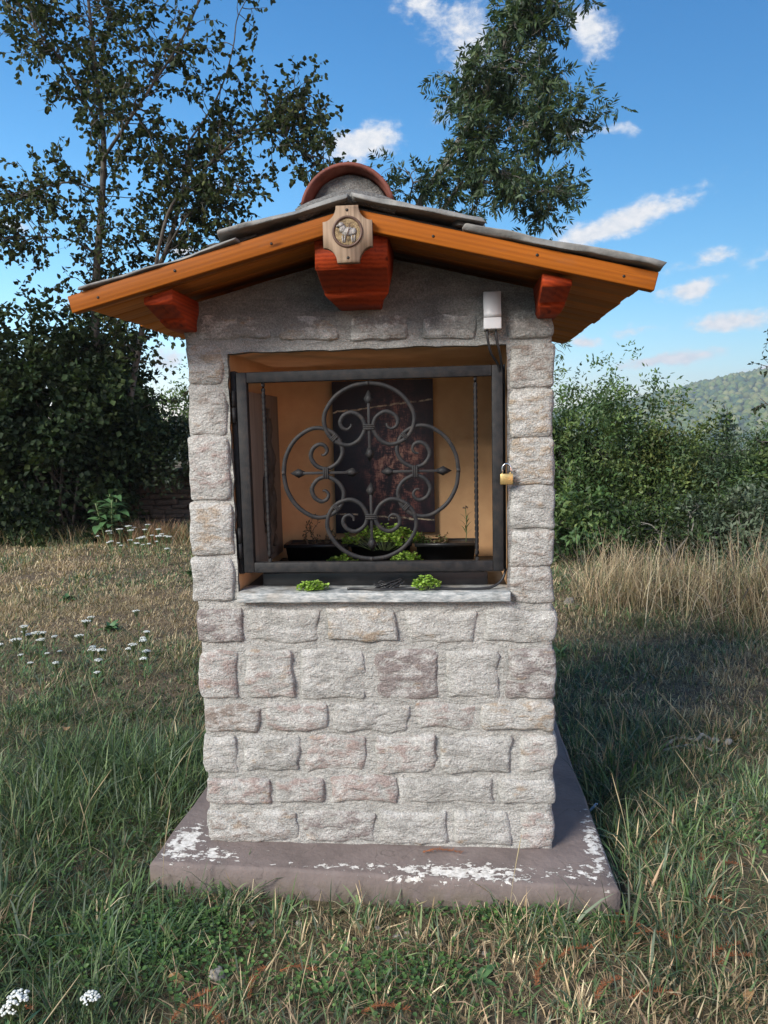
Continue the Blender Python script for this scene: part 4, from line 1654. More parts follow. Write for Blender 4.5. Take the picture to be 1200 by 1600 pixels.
# ------------------------------------------------------------------ shrubs
def shrub(name, label, cx, cy, rx, ry, h, nclump, per, lsize, pal, seed, group=None, z0=-.12, ratio=.55, low=.05, stems=7, leafm='leaf2', lump=.28, bark='bark', clump_r=.17, cat='shrub', skirt=.32, rag=.10):
    rg = np.random.default_rng(seed)
    root = empty(name, (cx, cy, z0))
    tag(root, label, cat, group)
    # clump centres: mostly in the outer half of a lumpy dome
    dirs = unit(rg.normal(size=(nclump, 3)))
    dirs[:, 2] = np.abs(dirs[:, 2]) * 1.0 - .25 * rg.random(nclump)
    rr = rg.uniform(.45, 1.0, nclump) ** .6
    lmp = 1 + lump * (vnoise(np.arctan2(dirs[:, 1], dirs[:, 0]) * 1.6 + seed, dirs[:, 2] * 2.2, 1.3, seed) - .5) * 2
    far = rg.random(nclump) < rag
    rr = np.where(far, rg.uniform(1.0, 1.32, nclump), rr)
    C = dirs * (rr * lmp)[:, None] * np.array([rx, ry, h * .56]) + np.array([0, 0, h * .46])
    sk = rg.random(nclump) < skirt
    C[sk, 2] = rg.uniform(low, .55, sk.sum()) * h
    hr = np.hypot(C[:, 0] / rx, C[:, 1] / ry) + 1e-6
    tgt = rg.uniform(.55, .98, nclump)
    C[sk, 0] *= (tgt / hr)[sk]
    C[sk, 1] *= (tgt / hr)[sk]
    C[:, 2] = np.clip(C[:, 2], low * h, None)
    C += rg.normal(size=C.shape) * .03
    n = nclump * per
    ci = np.repeat(np.arange(nclump), per)
    out = unit(C - np.array([0, 0, h * .3]))
    # each clump is a little spray: leaves along 3 short twigs
    tw = unit(out[ci] * .9 + unit(rg.normal(size=(n, 3))) * .9 + np.array([0, 0, .25]))
    P = C[ci] + tw * (rg.random((n, 1)) ** .7) * clump_r * 1.25
    D = unit(tw * .5 + unit(rg.normal(size=(n, 3))) * .9 - np.array([0, 0, .15]))
    U = unit(rg.normal(size=(n, 3)) * .55 + out[ci] * .5 + np.array([0, 0, .6]))
    L = rg.uniform(lsize[0], lsize[1], n)
    V, F, k = leaf_arrays(P, D, U, L, L * ratio)
    pal = np.array(pal)
    c = pal[rg.integers(0, len(pal), nclump)][ci] * .6 + pal[rg.integers(0, len(pal), n)] * .4
    c = c * rg.uniform(.75, 1.25, (n, 1)) * rg.uniform(.45, 1.6, nclump)[ci][:, None]
    link('crown', mesh_np('crown', V, [F], M[leafm], np.repeat(c, k, 0)), root)
    g = Geo()
    for s in range(stems):
        e = C[rg.integers(0, nclump)]
        b = np.array([rg.uniform(-.25, .25) * rx, rg.uniform(-.25, .25) * ry, 0])
        mid = (b + e) / 2 + rg.normal(size=3) * np.array([.12, .12, .05]) + np.array([0, 0, .15 * h])
        P_ = smoothpath([b, mid, e], 5)
        r0 = rg.uniform(.008, .02) * (.6 + .2 * h)
        V, F = tube_data(P_, np.linspace(r0, r0 * .3, len(P_)), 5)
        g.addarr(V, F)
        for q in range(3):
            i = rg.integers(4, len(P_) - 1)
            e2 = C[rg.integers(0, nclump)]
            if np.linalg.norm(e2 - P_[i]) < h * .6:
                V, F = tube_data(smoothpath([P_[i], (P_[i] + e2) / 2 + rg.normal(size=3) * .05, e2], 4), np.linspace(r0 * .45, r0 * .15, 9), 4)
                g.addarr(V, F)
    g.obj('stem', M[bark], root, True)
    return root


G_L = None
# dark thicket on the left, in front of and beside the dry stone wall
def P2(px, Y):
    return at(px, 800, Y)[0]


shrub('thicket_shrub', 'dense dark hazel thicket around the foot of the open deciduous tree', P2(92, 8.3), 8.3, 1.15, .75, 3.0, 900, 27, (.065, .115), PAL_DARK, 31, lump=.5, rag=.16, ratio=.8, leafm='leaf', clump_r=.24, low=.01, stems=12)
shrub('thicket_shrub', 'dark leafy shrub at the far end of the dry stone wall', P2(-45, 8.5), 8.5, 1.1, .8, 3.2, 760, 27, (.065, .115), PAL_DARK, 32, lump=.5, rag=.16, ratio=.8, leafm='leaf', clump_r=.24, low=.01, stems=10)
shrub('thicket_shrub', 'tall dark shrub standing behind the hazel thicket beside a slanting bare trunk', P2(178, 9.9), 9.9, .72, .6, 3.6, 520, 28, (.065, .11), PAL_DARK, 33, lump=.5, rag=.16, ratio=.75, leafm='leaf', clump_r=.24, low=.05, stems=8)
shrub('wall_bush', 'dark low bush leaning over the top of the dry stone wall', P2(262, 8.75), 8.75, .62, .36, .85, 230, 26, (.05, .09), PAL_DARK, 34, z0=.72, ratio=.6, clump_r=.2)
shrub('wall_bush', 'dark bush covering the top of the dry stone wall beside the hazel thicket', P2(185, 8.8), 8.8, .6, .36, 1.0, 230, 26, (.05, .09), PAL_DARK, 37, z0=.75, ratio=.6, clump_r=.2)
shrub('elder_bush', 'pale green feathery bush showing beside the shrine wall, beyond the dry stone wall', P2(282, 13.0), 13.0, .75, .6, 2.65, 170, 22, (.06, .11), PAL_LIGHT, 35, ratio=.5, clump_r=.28, lump=.4)
shrub('wall_bush', 'mid green bush beyond the dry stone wall between trunk and pale feathery bush', P2(225, 12.0), 12.0, .6, .5, 2.1, 150, 24, (.05, .09), PAL_HEDGE, 36, ratio=.55, clump_r=.22)

# hedge on the right
shrub('hedge_shrub', 'tall rounded green hedge shrub beside the right-hand wall of the shrine', P2(935, 7.4), 7.4, .92, .8, 1.95, 800, 30, (.042, .08), PAL_HEDGE, 41, ratio=.42, clump_r=.19, lump=.55, rag=.14, stems=14)
shrub('hedge_shrub', 'rounded yellow-green hedge shrub in front of the far hill', P2(1035, 7.2), 7.2, .62, .6, 1.46, 560, 30, (.04, .072), [(0.07, 0.11, 0.03), (0.10, 0.13, 0.036), (0.05, 0.085, 0.028), (0.12, 0.13, 0.045)], 42, ratio=.5, clump_r=.2, lump=.55, rag=.14, stems=12)
shrub('hedge_shrub', 'loose green hedge shrub between yellow-green shrub and dark tree branches', P2(1135, 6.9), 6.9, .6, .6, 1.34, 500, 30, (.036, .07), PAL_ASH, 43, ratio=.3, clump_r=.2, lump=.6, rag=.18, stems=14)
shrub('hedge_shrub', 'broad green hedge shrub below the overhanging dark branches', P2(1230, 6.6), 6.6, .62, .7, 1.40, 500, 30, (.036, .07), PAL_HEDGE, 44, ratio=.55, clump_r=.18, lump=.5, rag=.14, stems=12)
shrub('hedge_shrub', 'low dark green hedge shrub in shade behind the foot of the shrine', P2(865, 7.6), 7.6, .6, .6, 1.5, 300, 26, (.05, .09), PAL_DARK + PAL_HEDGE[:1], 45, ratio=.42, clump_r=.17)
shrub('bramble_bush', 'low bramble with pale stems in front of the tall rounded hedge shrub', P2(905, 6.1), 6.1, .42, .4, .72, 150, 22, (.05, .095), PAL_HEDGE, 46, rag=.2, lump=.6, ratio=.5, clump_r=.13, low=.02)
shrub('bramble_bush', 'low bramble tangled behind the tall straw-coloured grass', P2(1060, 5.8), 5.9, .7, .4, .72, 170, 22, (.04, .075), PAL_DARK + PAL_HEDGE[:2], 47, rag=.25, lump=.7, bark='palebark', stems=14, ratio=.45, clump_r=.13, low=.02)
shrub('bramble_bush', 'low grey-green bramble beneath the broad hedge shrub', P2(1185, 5.6), 5.6, .6, .4, .75, 230, 22, (.045, .075), [(0.07, 0.095, 0.06), (0.05, 0.075, 0.045), (0.09, 0.11, 0.07)], 48, rag=.25, lump=.7, bark='palebark', stems=14, ratio=.45, clump_r=.13, low=.02)


def edge_tree():
    T = Plant(303)
    Y = 6.4
    base = np.array([P2(1330, Y), Y, -.14])
    A = T.limb(px_line([(1330, 850), (1310, 760), (1290, 680), (1275, 600), (1270, 500), (1280, 380)], Y, .08, 1), .05, .012)
    for k, pts in enumerate(([(1290, 690), (1245, 660), (1210, 640), (1188, 622)], [(1278, 610), (1240, 590), (1215, 578), (1190, 570)], [(1285, 660), (1240, 690), (1205, 690), (1185, 690)], [(1272, 540), (1240, 535), (1212, 535), (1198, 536)])):
        B = T.limb(px_line(pts, Y, .08, 20 + k), .012, .004)
        T.spawn(B, 14, .08, .24, 0, .005, .1, .1, .026, .2)
    T.spawn(A, 16, .3, .6, 1, .008, .3, .2, .04, .2)
    T.build('edge_tree', tuple(base), 'dark small-leaved tree branches overhanging the broad hedge shrub', 'tree', M['bark'], M['leaf'], (.04, .065), PAL_DARK, ratio=.6, upn=.4)


edge_tree()


def spruce():
    Y = 15.0
    x = P2(1132, Y)
    r_ = empty('spruce_tree', (x, Y, -.2))
    tag(r_, 'small young spruce with upturned tiers behind the loose green hedge shrub', 'tree')
    g = Geo()
    Hh = 1.95
    tube(g, [(0, 0, 0), (0, 0, Hh * .6), (0, 0, Hh)], [.05, .03, .006], 6)
    rg = np.random.default_rng(5)
    P, D, U = [], [], []
    for k in range(13):
        z = .35 + k * .12 + rg.uniform(-.03, .03)
        R = (.5 * (1 - (z / Hh) ** 1.1) + .06) * rg.uniform(.6, 1.2)
        for q in range(7):
            a = q * 2 * math.pi / 7 + k * .7 + rg.uniform(-.2, .2)
            d = np.array([math.cos(a), math.sin(a), .18])
            pts = np.array([[0, 0, z]] + [d * R * t + np.array([0, 0, z + .10 * R * t * t - .03]) for t in (.35, .7, 1.0)])
            V, F = tube_data(pts, [.008, .006, .004, .002], 4)
            g.addarr(V, F)
            for _ in range(40):
                t = rg.uniform(.15, 1) * (len(pts) - 1.001)
                i = int(t)
                P.append(pts[i] + (pts[i + 1] - pts[i]) * (t - i))
                D.append(unit(d * .8 + rg.normal(size=3) * .6 + np.array([0, 0, .15])))
    g.obj('trunk', M['bark'], r_, True)
    P, D = np.array(P), np.array(D)
    n = len(P)
    L = rg.uniform(.05, .09, n)
    V, F, k = leaf_arrays(P, D, unit(rg.normal(size=(n, 3)) + np.array([0, 0, .5])), L, L * .25)
    c = np.array([(0.03, 0.055, 0.038)]) * rg.uniform(.7, 1.3, (n, 1))
    link('crown', mesh_np('crown', V, [F], M['leaf2'], np.repeat(c, k, 0)), r_)


spruce()


# ------------------------------------------------------------------ dry stone wall
def stone_wall():
    r_ = empty('dry_stone_wall', (P2(200, 9.1), 9.1, -.12))
    tag(r_, 'low dark dry stone wall of thin flat stones in the shade of the trees', 'wall')
    x0, x1 = -7.4, -1.6
    ox = r_.location.x
    rg = random.Random(8)
    protos = []
    for k in range(6):
        V, F = rbox_data(1, 1, 1, .16, True, (2, 1, 1))
        V = np.array([p + np.array([.10 * fbm(p[1] * 2, p[2] * 2, k * 3.3), .12 * fbm(p[0] * 2, p[2] * 2, k * 5.1), .16 * fbm(p[0] * 2, p[1] * 2, k * 7.7)]) for p in V])
        protos.append(Geo().add(V, F).mesh('stone', M['drystone'], False))
    # rubble core behind the face stones
    g = Geo()
    V, F = rbox_data(x1 - x0, .3, 1.0, .03, False, (20, 1, 6))
    V = np.array([p + np.array([0, .05 * fbm(p[0] * 3, p[2] * 4, 1), .05 * fbm(p[0] * 3, 2, 1) if p[2] > 0 else 0]) for p in V])
    g.add(V + np.array([(x0 + x1) / 2 - ox, .22, .46]), F).obj('core', M['drystone'], r_)
    z = 0.0
    n = 0
    while z < .98:
        h = rg.uniform(.06, .12)
        x = x0 + rg.uniform(0, .2)
        while x < x1:
            L = rg.uniform(.2, .46)
            if n < 285:
                o = link('stone', rg.choice(protos), r_)
                o.scale = (L * 1.02, .22, h * 1.02)
                o.location = (x + L / 2 - ox, rg.uniform(-.02, .03), z + h / 2 + rg.uniform(-.006, .006))
                o.rotation_euler = (rg.uniform(-.05, .05), rg.uniform(-.04, .04), rg.uniform(-.06, .06) + (math.pi if rg.random() < .5 else 0))
                n += 1
            x += L + rg.uniform(.004, .02)
        z += h + .004
    print('stones', n)


stone_wall()


# ------------------------------------------------------------------ grass
def blades_mesh(name, B, Hh, Wd, az_, lean, curl, C, label, cat, mat='grass'):
    """B (n,3) roots; blade of 3 spans that bends over"""
    n = len(B)
    d = np.stack([np.cos(az_), np.sin(az_), np.zeros(n)], 1)
    s = np.stack([-np.sin(az_ + RNG.normal(size=n) * .5), np.cos(az_ + RNG.normal(size=n) * .5), np.zeros(n)], 1)
    V = np.empty((n, 7, 3))
    for k, (t, wf) in enumerate(((0, .8), (.42, 1.0), (.76, .62))):
        hor = (lean * t + curl * t * t)[:, None] * Hh[:, None]
        ver = np.sqrt(np.clip(1 - np.clip(lean + curl * t, 0, .97) ** 2, .05, 1))[:, None] * Hh[:, None] * t
        c = B + d * hor
        c[:, 2] += ver[:, 0]
        V[:, 2 * k] = c - s * (Wd * wf / 2)[:, None]
        V[:, 2 * k + 1] = c + s * (Wd * wf / 2)[:, None]
    hor = (lean + curl)[:, None] * Hh[:, None]
    ver = np.sqrt(np.clip(1 - np.clip(lean + curl, 0, .97) ** 2, .05, 1)) * Hh
    c = B + d * hor
    c[:, 2] += ver
    V[:, 6] = c
    o = (np.arange(n) * 7)[:, None]
    Q = np.concatenate([o + np.array([[0, 1, 3, 2]]), o + np.array([[2, 3, 5, 4]])])
    T = o + np.array([[4, 5, 6]])
    me = mesh_np(name, V.reshape(-1, 3), [Q, T], M[mat], np.repeat(C, 7, 0))
    ob = link(name, me)
    tag(ob, label, cat, kind='stuff')
    return n


def in_view(x, y, margin=.8):
    """keep what the camera could see, with a margin for a step aside"""
    dy = y - CAM[1]
    dep = dy
    l = CAM[0] - (0.68 * dep) - margin
    r = CAM[0] + (0.47 * dep) + margin
    return (x > l) & (x < r)


def off_slab(x, y, pad=0.015):
    front = -.145 + (x + .785) / 1.58 * -.077
    return ~((x > -.79 - pad) & (x < .80 + pad) & (y > front - pad) & (y < 1.42 + pad))


def dryness(x, y):
    n = .5 * vnoise(x, y, 1.1, 3) + .3 * vnoise(x, y, 3.1, 4) + .2 * vnoise(x, y, 8, 5)
    left = np.clip((y - 1.9) / 1.5, 0, 1) * (x < -.2) * np.clip((11.0 - y) / 3, .35, 1)
    right = np.clip((y - .6) / 2.0, 0, 1) * (x > .5)
    base = .32 + .50 * left + .24 * right
    base += .24 * np.clip((-.22 - y) / .4, 0, 1) * (x > -.45)
    return np.clip(base + (n - .5) * 1.3, 0, 1)


def lush(x, y):
    a = np.exp(-(((x + 1.25) / .55) ** 2 + ((y - .5) / .9) ** 2))
    b = .75 * np.exp(-(((x - 1.05) / .3) ** 2 + ((y - .5) / 1.0) ** 2))
    c = .7 * np.exp(-(((x + 1.0) / .5) ** 2 + ((y + .45) / .35) ** 2))
    e = .8 * np.exp(-(((x - .75) / .28) ** 2 + ((y + .30) / .08) ** 2)) + .6 * np.exp(-(((x + .10) / .12) ** 2 + ((y + .24) / .06) ** 2)) + .7 * np.exp(-(((x + .55) / .25) ** 2 + ((y + .24) / .07) ** 2))
    return np.clip(np.maximum.reduce([a, b, c, e]), 0, 1)


GREEN = np.array([(0.056, 0.098, 0.038), (0.078, 0.126, 0.046), (0.040, 0.072, 0.040), (0.13, 0.17, 0.078), (0.10, 0.125, 0.085)])
DRY = np.array([(0.34, 0.255, 0.15), (0.44, 0.345, 0.21), (0.26, 0.185, 0.11), (0.52, 0.43, 0.28), (0.37, 0.255, 0.165)])


def lawn(name, y0, y1, tufts, per, hlo, hhi, wlo, whi, label, spread=.035):
    ys = RNG.uniform(y0, y1, tufts)
    xs = RNG.uniform(-9.2, 7.2, tufts)
    ok = in_view(xs, ys) & off_slab(xs, ys)
    # thin, patchy cover: bare soil shows in front of the base
    cover = .55 * vnoise(xs, ys, 2.3, 7) + .45 * vnoise(xs, ys, 6.1, 8)
    bare = np.exp(-(((xs + .1) / .75) ** 2 + ((ys + .45) / .22) ** 2)) * .22 + np.exp(-(((xs - 1.15) / .35) ** 2 + ((ys - .05) / .3) ** 2)) * .25
    lu = lush(xs, ys)
    ok &= (cover + .35 * lu - bare) > RNG.uniform(.0, .44, tufts)
    xs, ys, lu = xs[ok], ys[ok], lu[ok]
    n = len(xs) * per
    ti = np.repeat(np.arange(len(xs)), per)
    a = RNG.uniform(0, 2 * np.pi, n)
    rr = np.abs(RNG.normal(size=n)) * spread
    x, y = xs[ti] + np.cos(a) * rr, ys[ti] + np.sin(a) * rr
    k = off_slab(x, y, .004)
    x, y, a, ti = x[k], y[k], a[k], ti[k]
    n = len(x)
    B = np.stack([x, y, gh(x, y) - .006], 1)
    dr = dryness(xs, ys)[ti] * (1 - .75 * lu[ti])
    H = RNG.uniform(hlo, hhi, n) * (RNG.uniform(.35, 1.15, len(xs)) * (.45 + .8 * vnoise(xs, ys, 1.7, 9)))[ti] * (1 + 1.7 * lu[ti])
    isdry = RNG.random(n) < dr
    C = np.where(isdry[:, None], DRY[RNG.integers(0, 5, n)], GREEN[RNG.integers(0, 5, n)] * 1.1)
    tuftc = (RNG.uniform(.65, 1.35, len(xs)) * (.75 + .5 * vnoise(xs, ys, 2.9, 21)))[ti]
    C = C * (RNG.uniform(.8, 1.2, n) * tuftc)[:, None]
    H = np.where(isdry, H * RNG.uniform(.5, 1.1, n), H)
    wd = RNG.uniform(wlo, whi, n) * np.where(isdry, .75, 1.0) * RNG.choice([.8, 1.0, 1.0, 1.7], len(xs))[ti]
    lean = RNG.uniform(.08, .75, n)
    curl = RNG.uniform(.0, .75, n)
    return blades_mesh(name, B, H, wd, a, lean, curl, C, label, 'grass')


nb = 0
nb += lawn('near_grass', -1.5, 1.6, 30000, 13, .055, .12, .0026, .0054, 'green and dry grass tufts around the concrete base of the shrine')
nb += lawn('middle_grass', 1.6, 4.6, 26000, 9, .055, .11, .0034, .0068, 'patchy half-dry meadow grass beside the shrine walls', .05)
nb += lawn('far_grass', 4.6, 10.8, 38000, 6, .06, .13, .006, .011, 'dry straw-coloured meadow stretching to the thicket and dry stone wall', .08)


def thatch():
    n = 60000
    x, y = RNG.uniform(-5, 3.6, n), RNG.uniform(-1.4, 4.5, n)
    k = in_view(x, y) & off_slab(x, y, .01)
    x, y = x[k], y[k]
    n = len(x)
    B = np.stack([x, y, gh(x, y) + RNG.uniform(0, .012, n)], 1)
    C = DRY[RNG.integers(0, 5, n)] * RNG.uniform(.2, .9, (n, 1))
    return blades_mesh('dead_thatch', B, RNG.uniform(.03, .11, n), RNG.uniform(.0014, .003, n), RNG.uniform(0, 6.28, n), RNG.uniform(.75, .96, n), RNG.uniform(0, .15, n), C, 'flat dead grass litter covering the soil between the tufts', 'litter')




def clover():
    P_, D_ = [], []
    for (px, py, sx, sy, n) in ((255, 1490, .16, .07, 1500), (110, 1480, .2, .1, 900), (300, 1440, .1, .05, 500), (1090, 1290, .2, .12, 700), (60, 1330, .25, .15, 900), (640, 1520, .12, .06, 500), (820, 1440, .15, .03, 500), (500, 1560, .3, .05, 500)):
        c = atz(px, py)
        x, y = c[0] + RNG.normal(size=n) * sx, c[1] + RNG.normal(size=n) * sy
        k = off_slab(x, y, .01)
        x, y = x[k], y[k]
        P_.append(np.stack([x, y, gh(x, y) + RNG.uniform(.008, .045, len(x))], 1))
    P = np.concatenate(P_)
    n = len(P)
    a = RNG.uniform(0, 6.28, n)
    D = np.stack([np.cos(a), np.sin(a), RNG.uniform(-.1, .4, n)], 1)
    L = RNG.uniform(.009, .02, n)
    V, F, k = leaf_arrays(P, D, unit(np.array([0, 0, 1.0]) + RNG.normal(size=(n, 3)) * .3), L, L * .8, True)
    c = np.array([(0.07, 0.14, 0.04), (0.10, 0.18, 0.05), (0.055, 0.11, 0.04)])[RNG.integers(0, 3, n)] * RNG.uniform(.75, 1.25, (n, 1))
    tag(link('clover', mesh_np('clover', V, [F], M['leaf2'], np.repeat(c, k, 0))), 'low green clover leaves spreading between the grass tufts', 'clover', kind='stuff')


clover()
nb += thatch()
print('blades', nb)


def tall_grass():
    n = 10500
    # a broad belt of straw in front of the hedge
    t = RNG.random(n)
    x = 1.45 + 2.6 * t + RNG.normal(size=n) * .08
    y = 4.45 - 1.05 * t + RNG.normal(size=n) * .36
    k = (.6 * vnoise(x, y, 2.2, 12) + .4 * vnoise(x, y, 6, 15)) > RNG.uniform(.2, .75, n)
    x, y, t = x[k], y[k], t[k]
    n = len(x)
    B = np.stack([x, y, gh(x, y) - .01], 1)
    H = RNG.uniform(.22, .8, n) ** 1.0 * (.75 + .35 * vnoise(x, y, 1.5, 13))
    C = DRY[RNG.integers(0, 5, n)] * RNG.uniform(.8, 1.35, (n, 1)) * np.array([1.0, 1.02, 1.05])
    g_ = RNG.random(n) < .16
    C[g_] = GREEN[RNG.integers(0, 5, g_.sum())]
    dk = (RNG.random(n) < .10) | ((t > .62) & (RNG.random(n) < .3))
    C[dk] = np.array([0.055, 0.045, 0.045]) * RNG.uniform(.7, 1.4, (dk.sum(), 1))
    blades_mesh('tall_dry_grass', B, H, RNG.uniform(.003, .006, n), RNG.uniform(0, 6.28, n), RNG.uniform(.02, .45, n), RNG.uniform(.0, .95, n), C, 'tall straw-coloured dry grass standing in front of the hedge', 'grass')
    # rusty tuft by the dry stone wall, and rough growth at the thicket's foot
    n = 1500
    c = at(225, 835, 7.9)
    x = c[0] + RNG.normal(size=n) * .32
    y = 7.9 + RNG.normal(size=n) * .15
    B = np.stack([x, y, gh(x, y) - .01], 1)
    C = DRY[RNG.integers(0, 5, n)] * np.array([.95, .75, .7]) * RNG.uniform(.6, 1.0, (n, 1))
    blades_mesh('rusty_grass_tuft', B, RNG.uniform(.15, .42, n), RNG.uniform(.004, .009, n), RNG.uniform(0, 6.28, n), RNG.uniform(.05, .5, n), RNG.uniform(.1, .6, n), C, 'rusty dry grass tuft at the foot of the dry stone wall', 'grass')
    n = 5000
    x = RNG.uniform(-9, -3.2, n)
    y = 8.05 + RNG.normal(size=n) * .28
    B = np.stack([x, y, gh(x, y) - .01], 1)
    C = np.where((RNG.random(n) < .4)[:, None], DRY[RNG.integers(0, 5, n)] * .8, GREEN[RNG.integers(0, 5, n)])
    blades_mesh('thicket_edge_grass', B, RNG.uniform(.12, .36, n), RNG.uniform(.005, .009, n), RNG.uniform(0, 6.28, n), RNG.uniform(.05, .4, n), RNG.uniform(.1, .6, n), C, 'taller rough grass along the edge of the dark thicket', 'grass')
    # tall seed stalks scattered over the near lawn
    n = 260
    x, y = RNG.uniform(-3.0, 2.2, n), RNG.uniform(-1.1, 2.6, n)
    k = off_slab(x, y, .03) & in_view(x, y, .3) & (RNG.random(n) < .35 + .65 * lush(x, y))
    x, y = x[k], y[k]
    V, F, cc = [], [], []
    g = Geo()
    for xx, yy in zip(x, y):
        h = RNG.uniform(.16, .42)
        a = RNG.uniform(0, 6.28)
        l = RNG.uniform(.03, .24)
        z = float(gh(xx, yy)) - .01
        P = np.array([[xx, yy, z], [xx + math.cos(a) * l * .3, yy + math.sin(a) * l * .3, z + h * .55], [xx + math.cos(a) * l, yy + math.sin(a) * l, z + h]])
        Q = smoothpath(P, 5)
        rr = np.full(len(Q), .0008)
        rr[-4:] = [.0015, .0019, .0016, .0006]
        V, F = tube_data(Q, rr, 4)
        g.addarr(V, F)
    o = g.obj('grass_seed_stalks', M['stalk'])
    tag(o, 'pale dry grass seed stalks rising above the lawn', 'grass', kind='stuff')


M['stalk'] = plain('pale_dry_stalk', [(0.22, 0.17, 0.09), (0.36, 0.30, 0.18)], 30, 0.8, 0.0)
tall_grass()


# ------------------------------------------------------------------ yarrow
def yarrow_proto(seed, h):
    rg = np.random.default_rng(seed)
    gs = Geo()
    top = np.array([rg.uniform(-.03, .03), rg.uniform(-.03, .03), h])
    P = smoothpath([(0, 0, -.02), (top[0] * .3, top[1] * .3, h * .5), top * np.array([.9, .9, .85])], 4)
    V, F = tube_data(P, np.linspace(.0034, .0024, len(P)), 5)
    gs.addarr(V, F)
    gh_ = Geo()
    R = rg.uniform(.028, .042)
    for k in range(52):
        a = rg.uniform(0, 6.28)
        r = R * math.sqrt(rg.random())
        c = top + np.array([r * math.cos(a), r * math.sin(a), .006 * (1 - (r / R) ** 2) + rg.uniform(-.003, .003)])
        V, F = tube_data(smoothpath([P[-2], (P[-1] + c) / 2 + np.array([0, 0, -.006]), c], 3), .0012, 3)
        gs.addarr(V, F)
        V, F = rbox_data(.0068, .0068, .0042, .0017)
        gh_.add(V * rg.uniform(.7, 1.3) + c, F)
    gl = Geo()
    for k in range(7):
        z = h * rg.uniform(.05, .6)
        a = rg.uniform(0, 6.28)
        L = rg.uniform(.05, .09)
        d = np.array([math.cos(a), math.sin(a), .5])
        b = np.array([0, 0, z])
        s = np.array([-math.sin(a), math.cos(a), 0])
        gl.add([b - s * .001, b + d * L * .5 - s * .007, b + d * L, b + d * L * .5 + s * .007], [[0, 1, 2, 3]])
    return gs.mesh('stem', M['stem'], True), gh_.mesh('flower_head', M['petal'], True), gl.mesh('leaf', M['weed'])


YP = [yarrow_proto(k, h) for k, h in enumerate((.20, .25, .30, .34))]


def yarrow(x, y, label, group, scale=1.0, k=None):
    ms = YP[random.randrange(4) if k is None else k]
    r_ = empty('yarrow', (x, y, float(gh(x, y))), random.uniform(0, 6.28))
    r_.scale = (scale, scale, scale)
    tag(r_, label, 'flower', group)
    for nm, me in zip(('stem', 'flower_head', 'leaf'), ms):
        link(nm, me, r_)


random.seed(9)
for k in range(30):
    p = atz(random.gauss(215, 32), random.gauss(868, 9), -.1)
    yarrow(p[0], p[1], 'white yarrow in the loose drift near the dry stone wall', 'yarrow drift near the dry stone wall', random.uniform(.8, 1.15))
for k in range(24):
    px = random.choice((random.gauss(30, 22), random.gauss(80, 16), random.gauss(145, 14)))
    p = atz(px, random.gauss(1045, 20), -.1)
    yarrow(p[0], p[1], 'white yarrow in the half-dry meadow, away from walls and slab', 'yarrow in the open meadow', random.uniform(.55, .9))
for k in range(8):
    p = atz(random.gauss(222, 12), random.gauss(1030, 25), -.1)
    yarrow(p[0], p[1], 'white yarrow in lush grass beside the shrine wall', 'yarrow beside the shrine', random.uniform(.7, .95))
for (px, py, lab) in ((40, 1665, 'large white yarrow head of the close pair in short foreground grass'), (16, 1672, 'smaller white yarrow head of the close pair in short foreground grass'),
                      (150, 1660, 'single white yarrow head standing alone in short foreground grass')):
    p = atz(px, py, -.1)
    yarrow(p[0], p[1], lab, None, .95 if px == 40 else .8, 0)


# ------------------------------------------------------------------ broad-leaved plants
def leaf_blade_mesh(L, Wd, droop, mat, name='leaf'):
    n = 7
    V, F = [], []
    for i in range(n):
        t = i / (n - 1)
        wv = Wd * math.sin(math.pi * min(1, t * .92 + .08)) ** .8 * (1 - .25 * t) / 2
        z = .12 * L * math.sin(t * 2.2) - droop * L * t * t
        V += [(t * L, -wv, z + .12 * wv * 2), (t * L, 0, z), (t * L, wv, z + .12 * wv * 2)]
    for i in range(n - 1):
        for j in (0, 1):
            a = i * 3 + j
            F.append([a, a + 3, a + 4, a + 1])
    return Geo().add(V, F).mesh(name, mat, True)


def big_plant():
    c = at(172, 838, 7.7)
    r_ = empty('broadleaf_plant', (c[0], 7.7, float(gh(c[0], 7.7))))
    tag(r_, 'tall leafy plant with large green leaves in front of the dry stone wall', 'plant')
    rg = random.Random(12)
    ml = [leaf_blade_mesh(.34, .17, .35, M['weed']), leaf_blade_mesh(.28, .14, .5, M['weed']), leaf_blade_mesh(.24, .12, .2, M['weed'])]
    for s in range(5):
        bx, by = rg.uniform(-.25, .28), rg.uniform(-.15, .15)
        h = rg.uniform(.5, .82)
        tx, ty = bx * 1.5, by * 1.5
        g = Geo()
        tube(g, smoothpath([(bx * .5, by * .5, -.02), (bx, by, h * .5), (tx, ty, h)], 4), .009, 6)
        g.obj('stem', M['stem'], r_, True)
        for k in range(11):
            t = .3 + .7 * k / 10
            o = link('leaf', rg.choice(ml), r_)
            o.location = (bx * .5 + (tx - bx * .5) * t, by * .5 + (ty - by * .5) * t, h * t)
            o.rotation_euler = (rg.uniform(-.3, .3), -rg.uniform(.0, .6) * t, k * 2.4 + rg.uniform(-.4, .4))
            o.scale = [1.1 - .45 * t * rg.uniform(.6, 1)] * 3


big_plant()


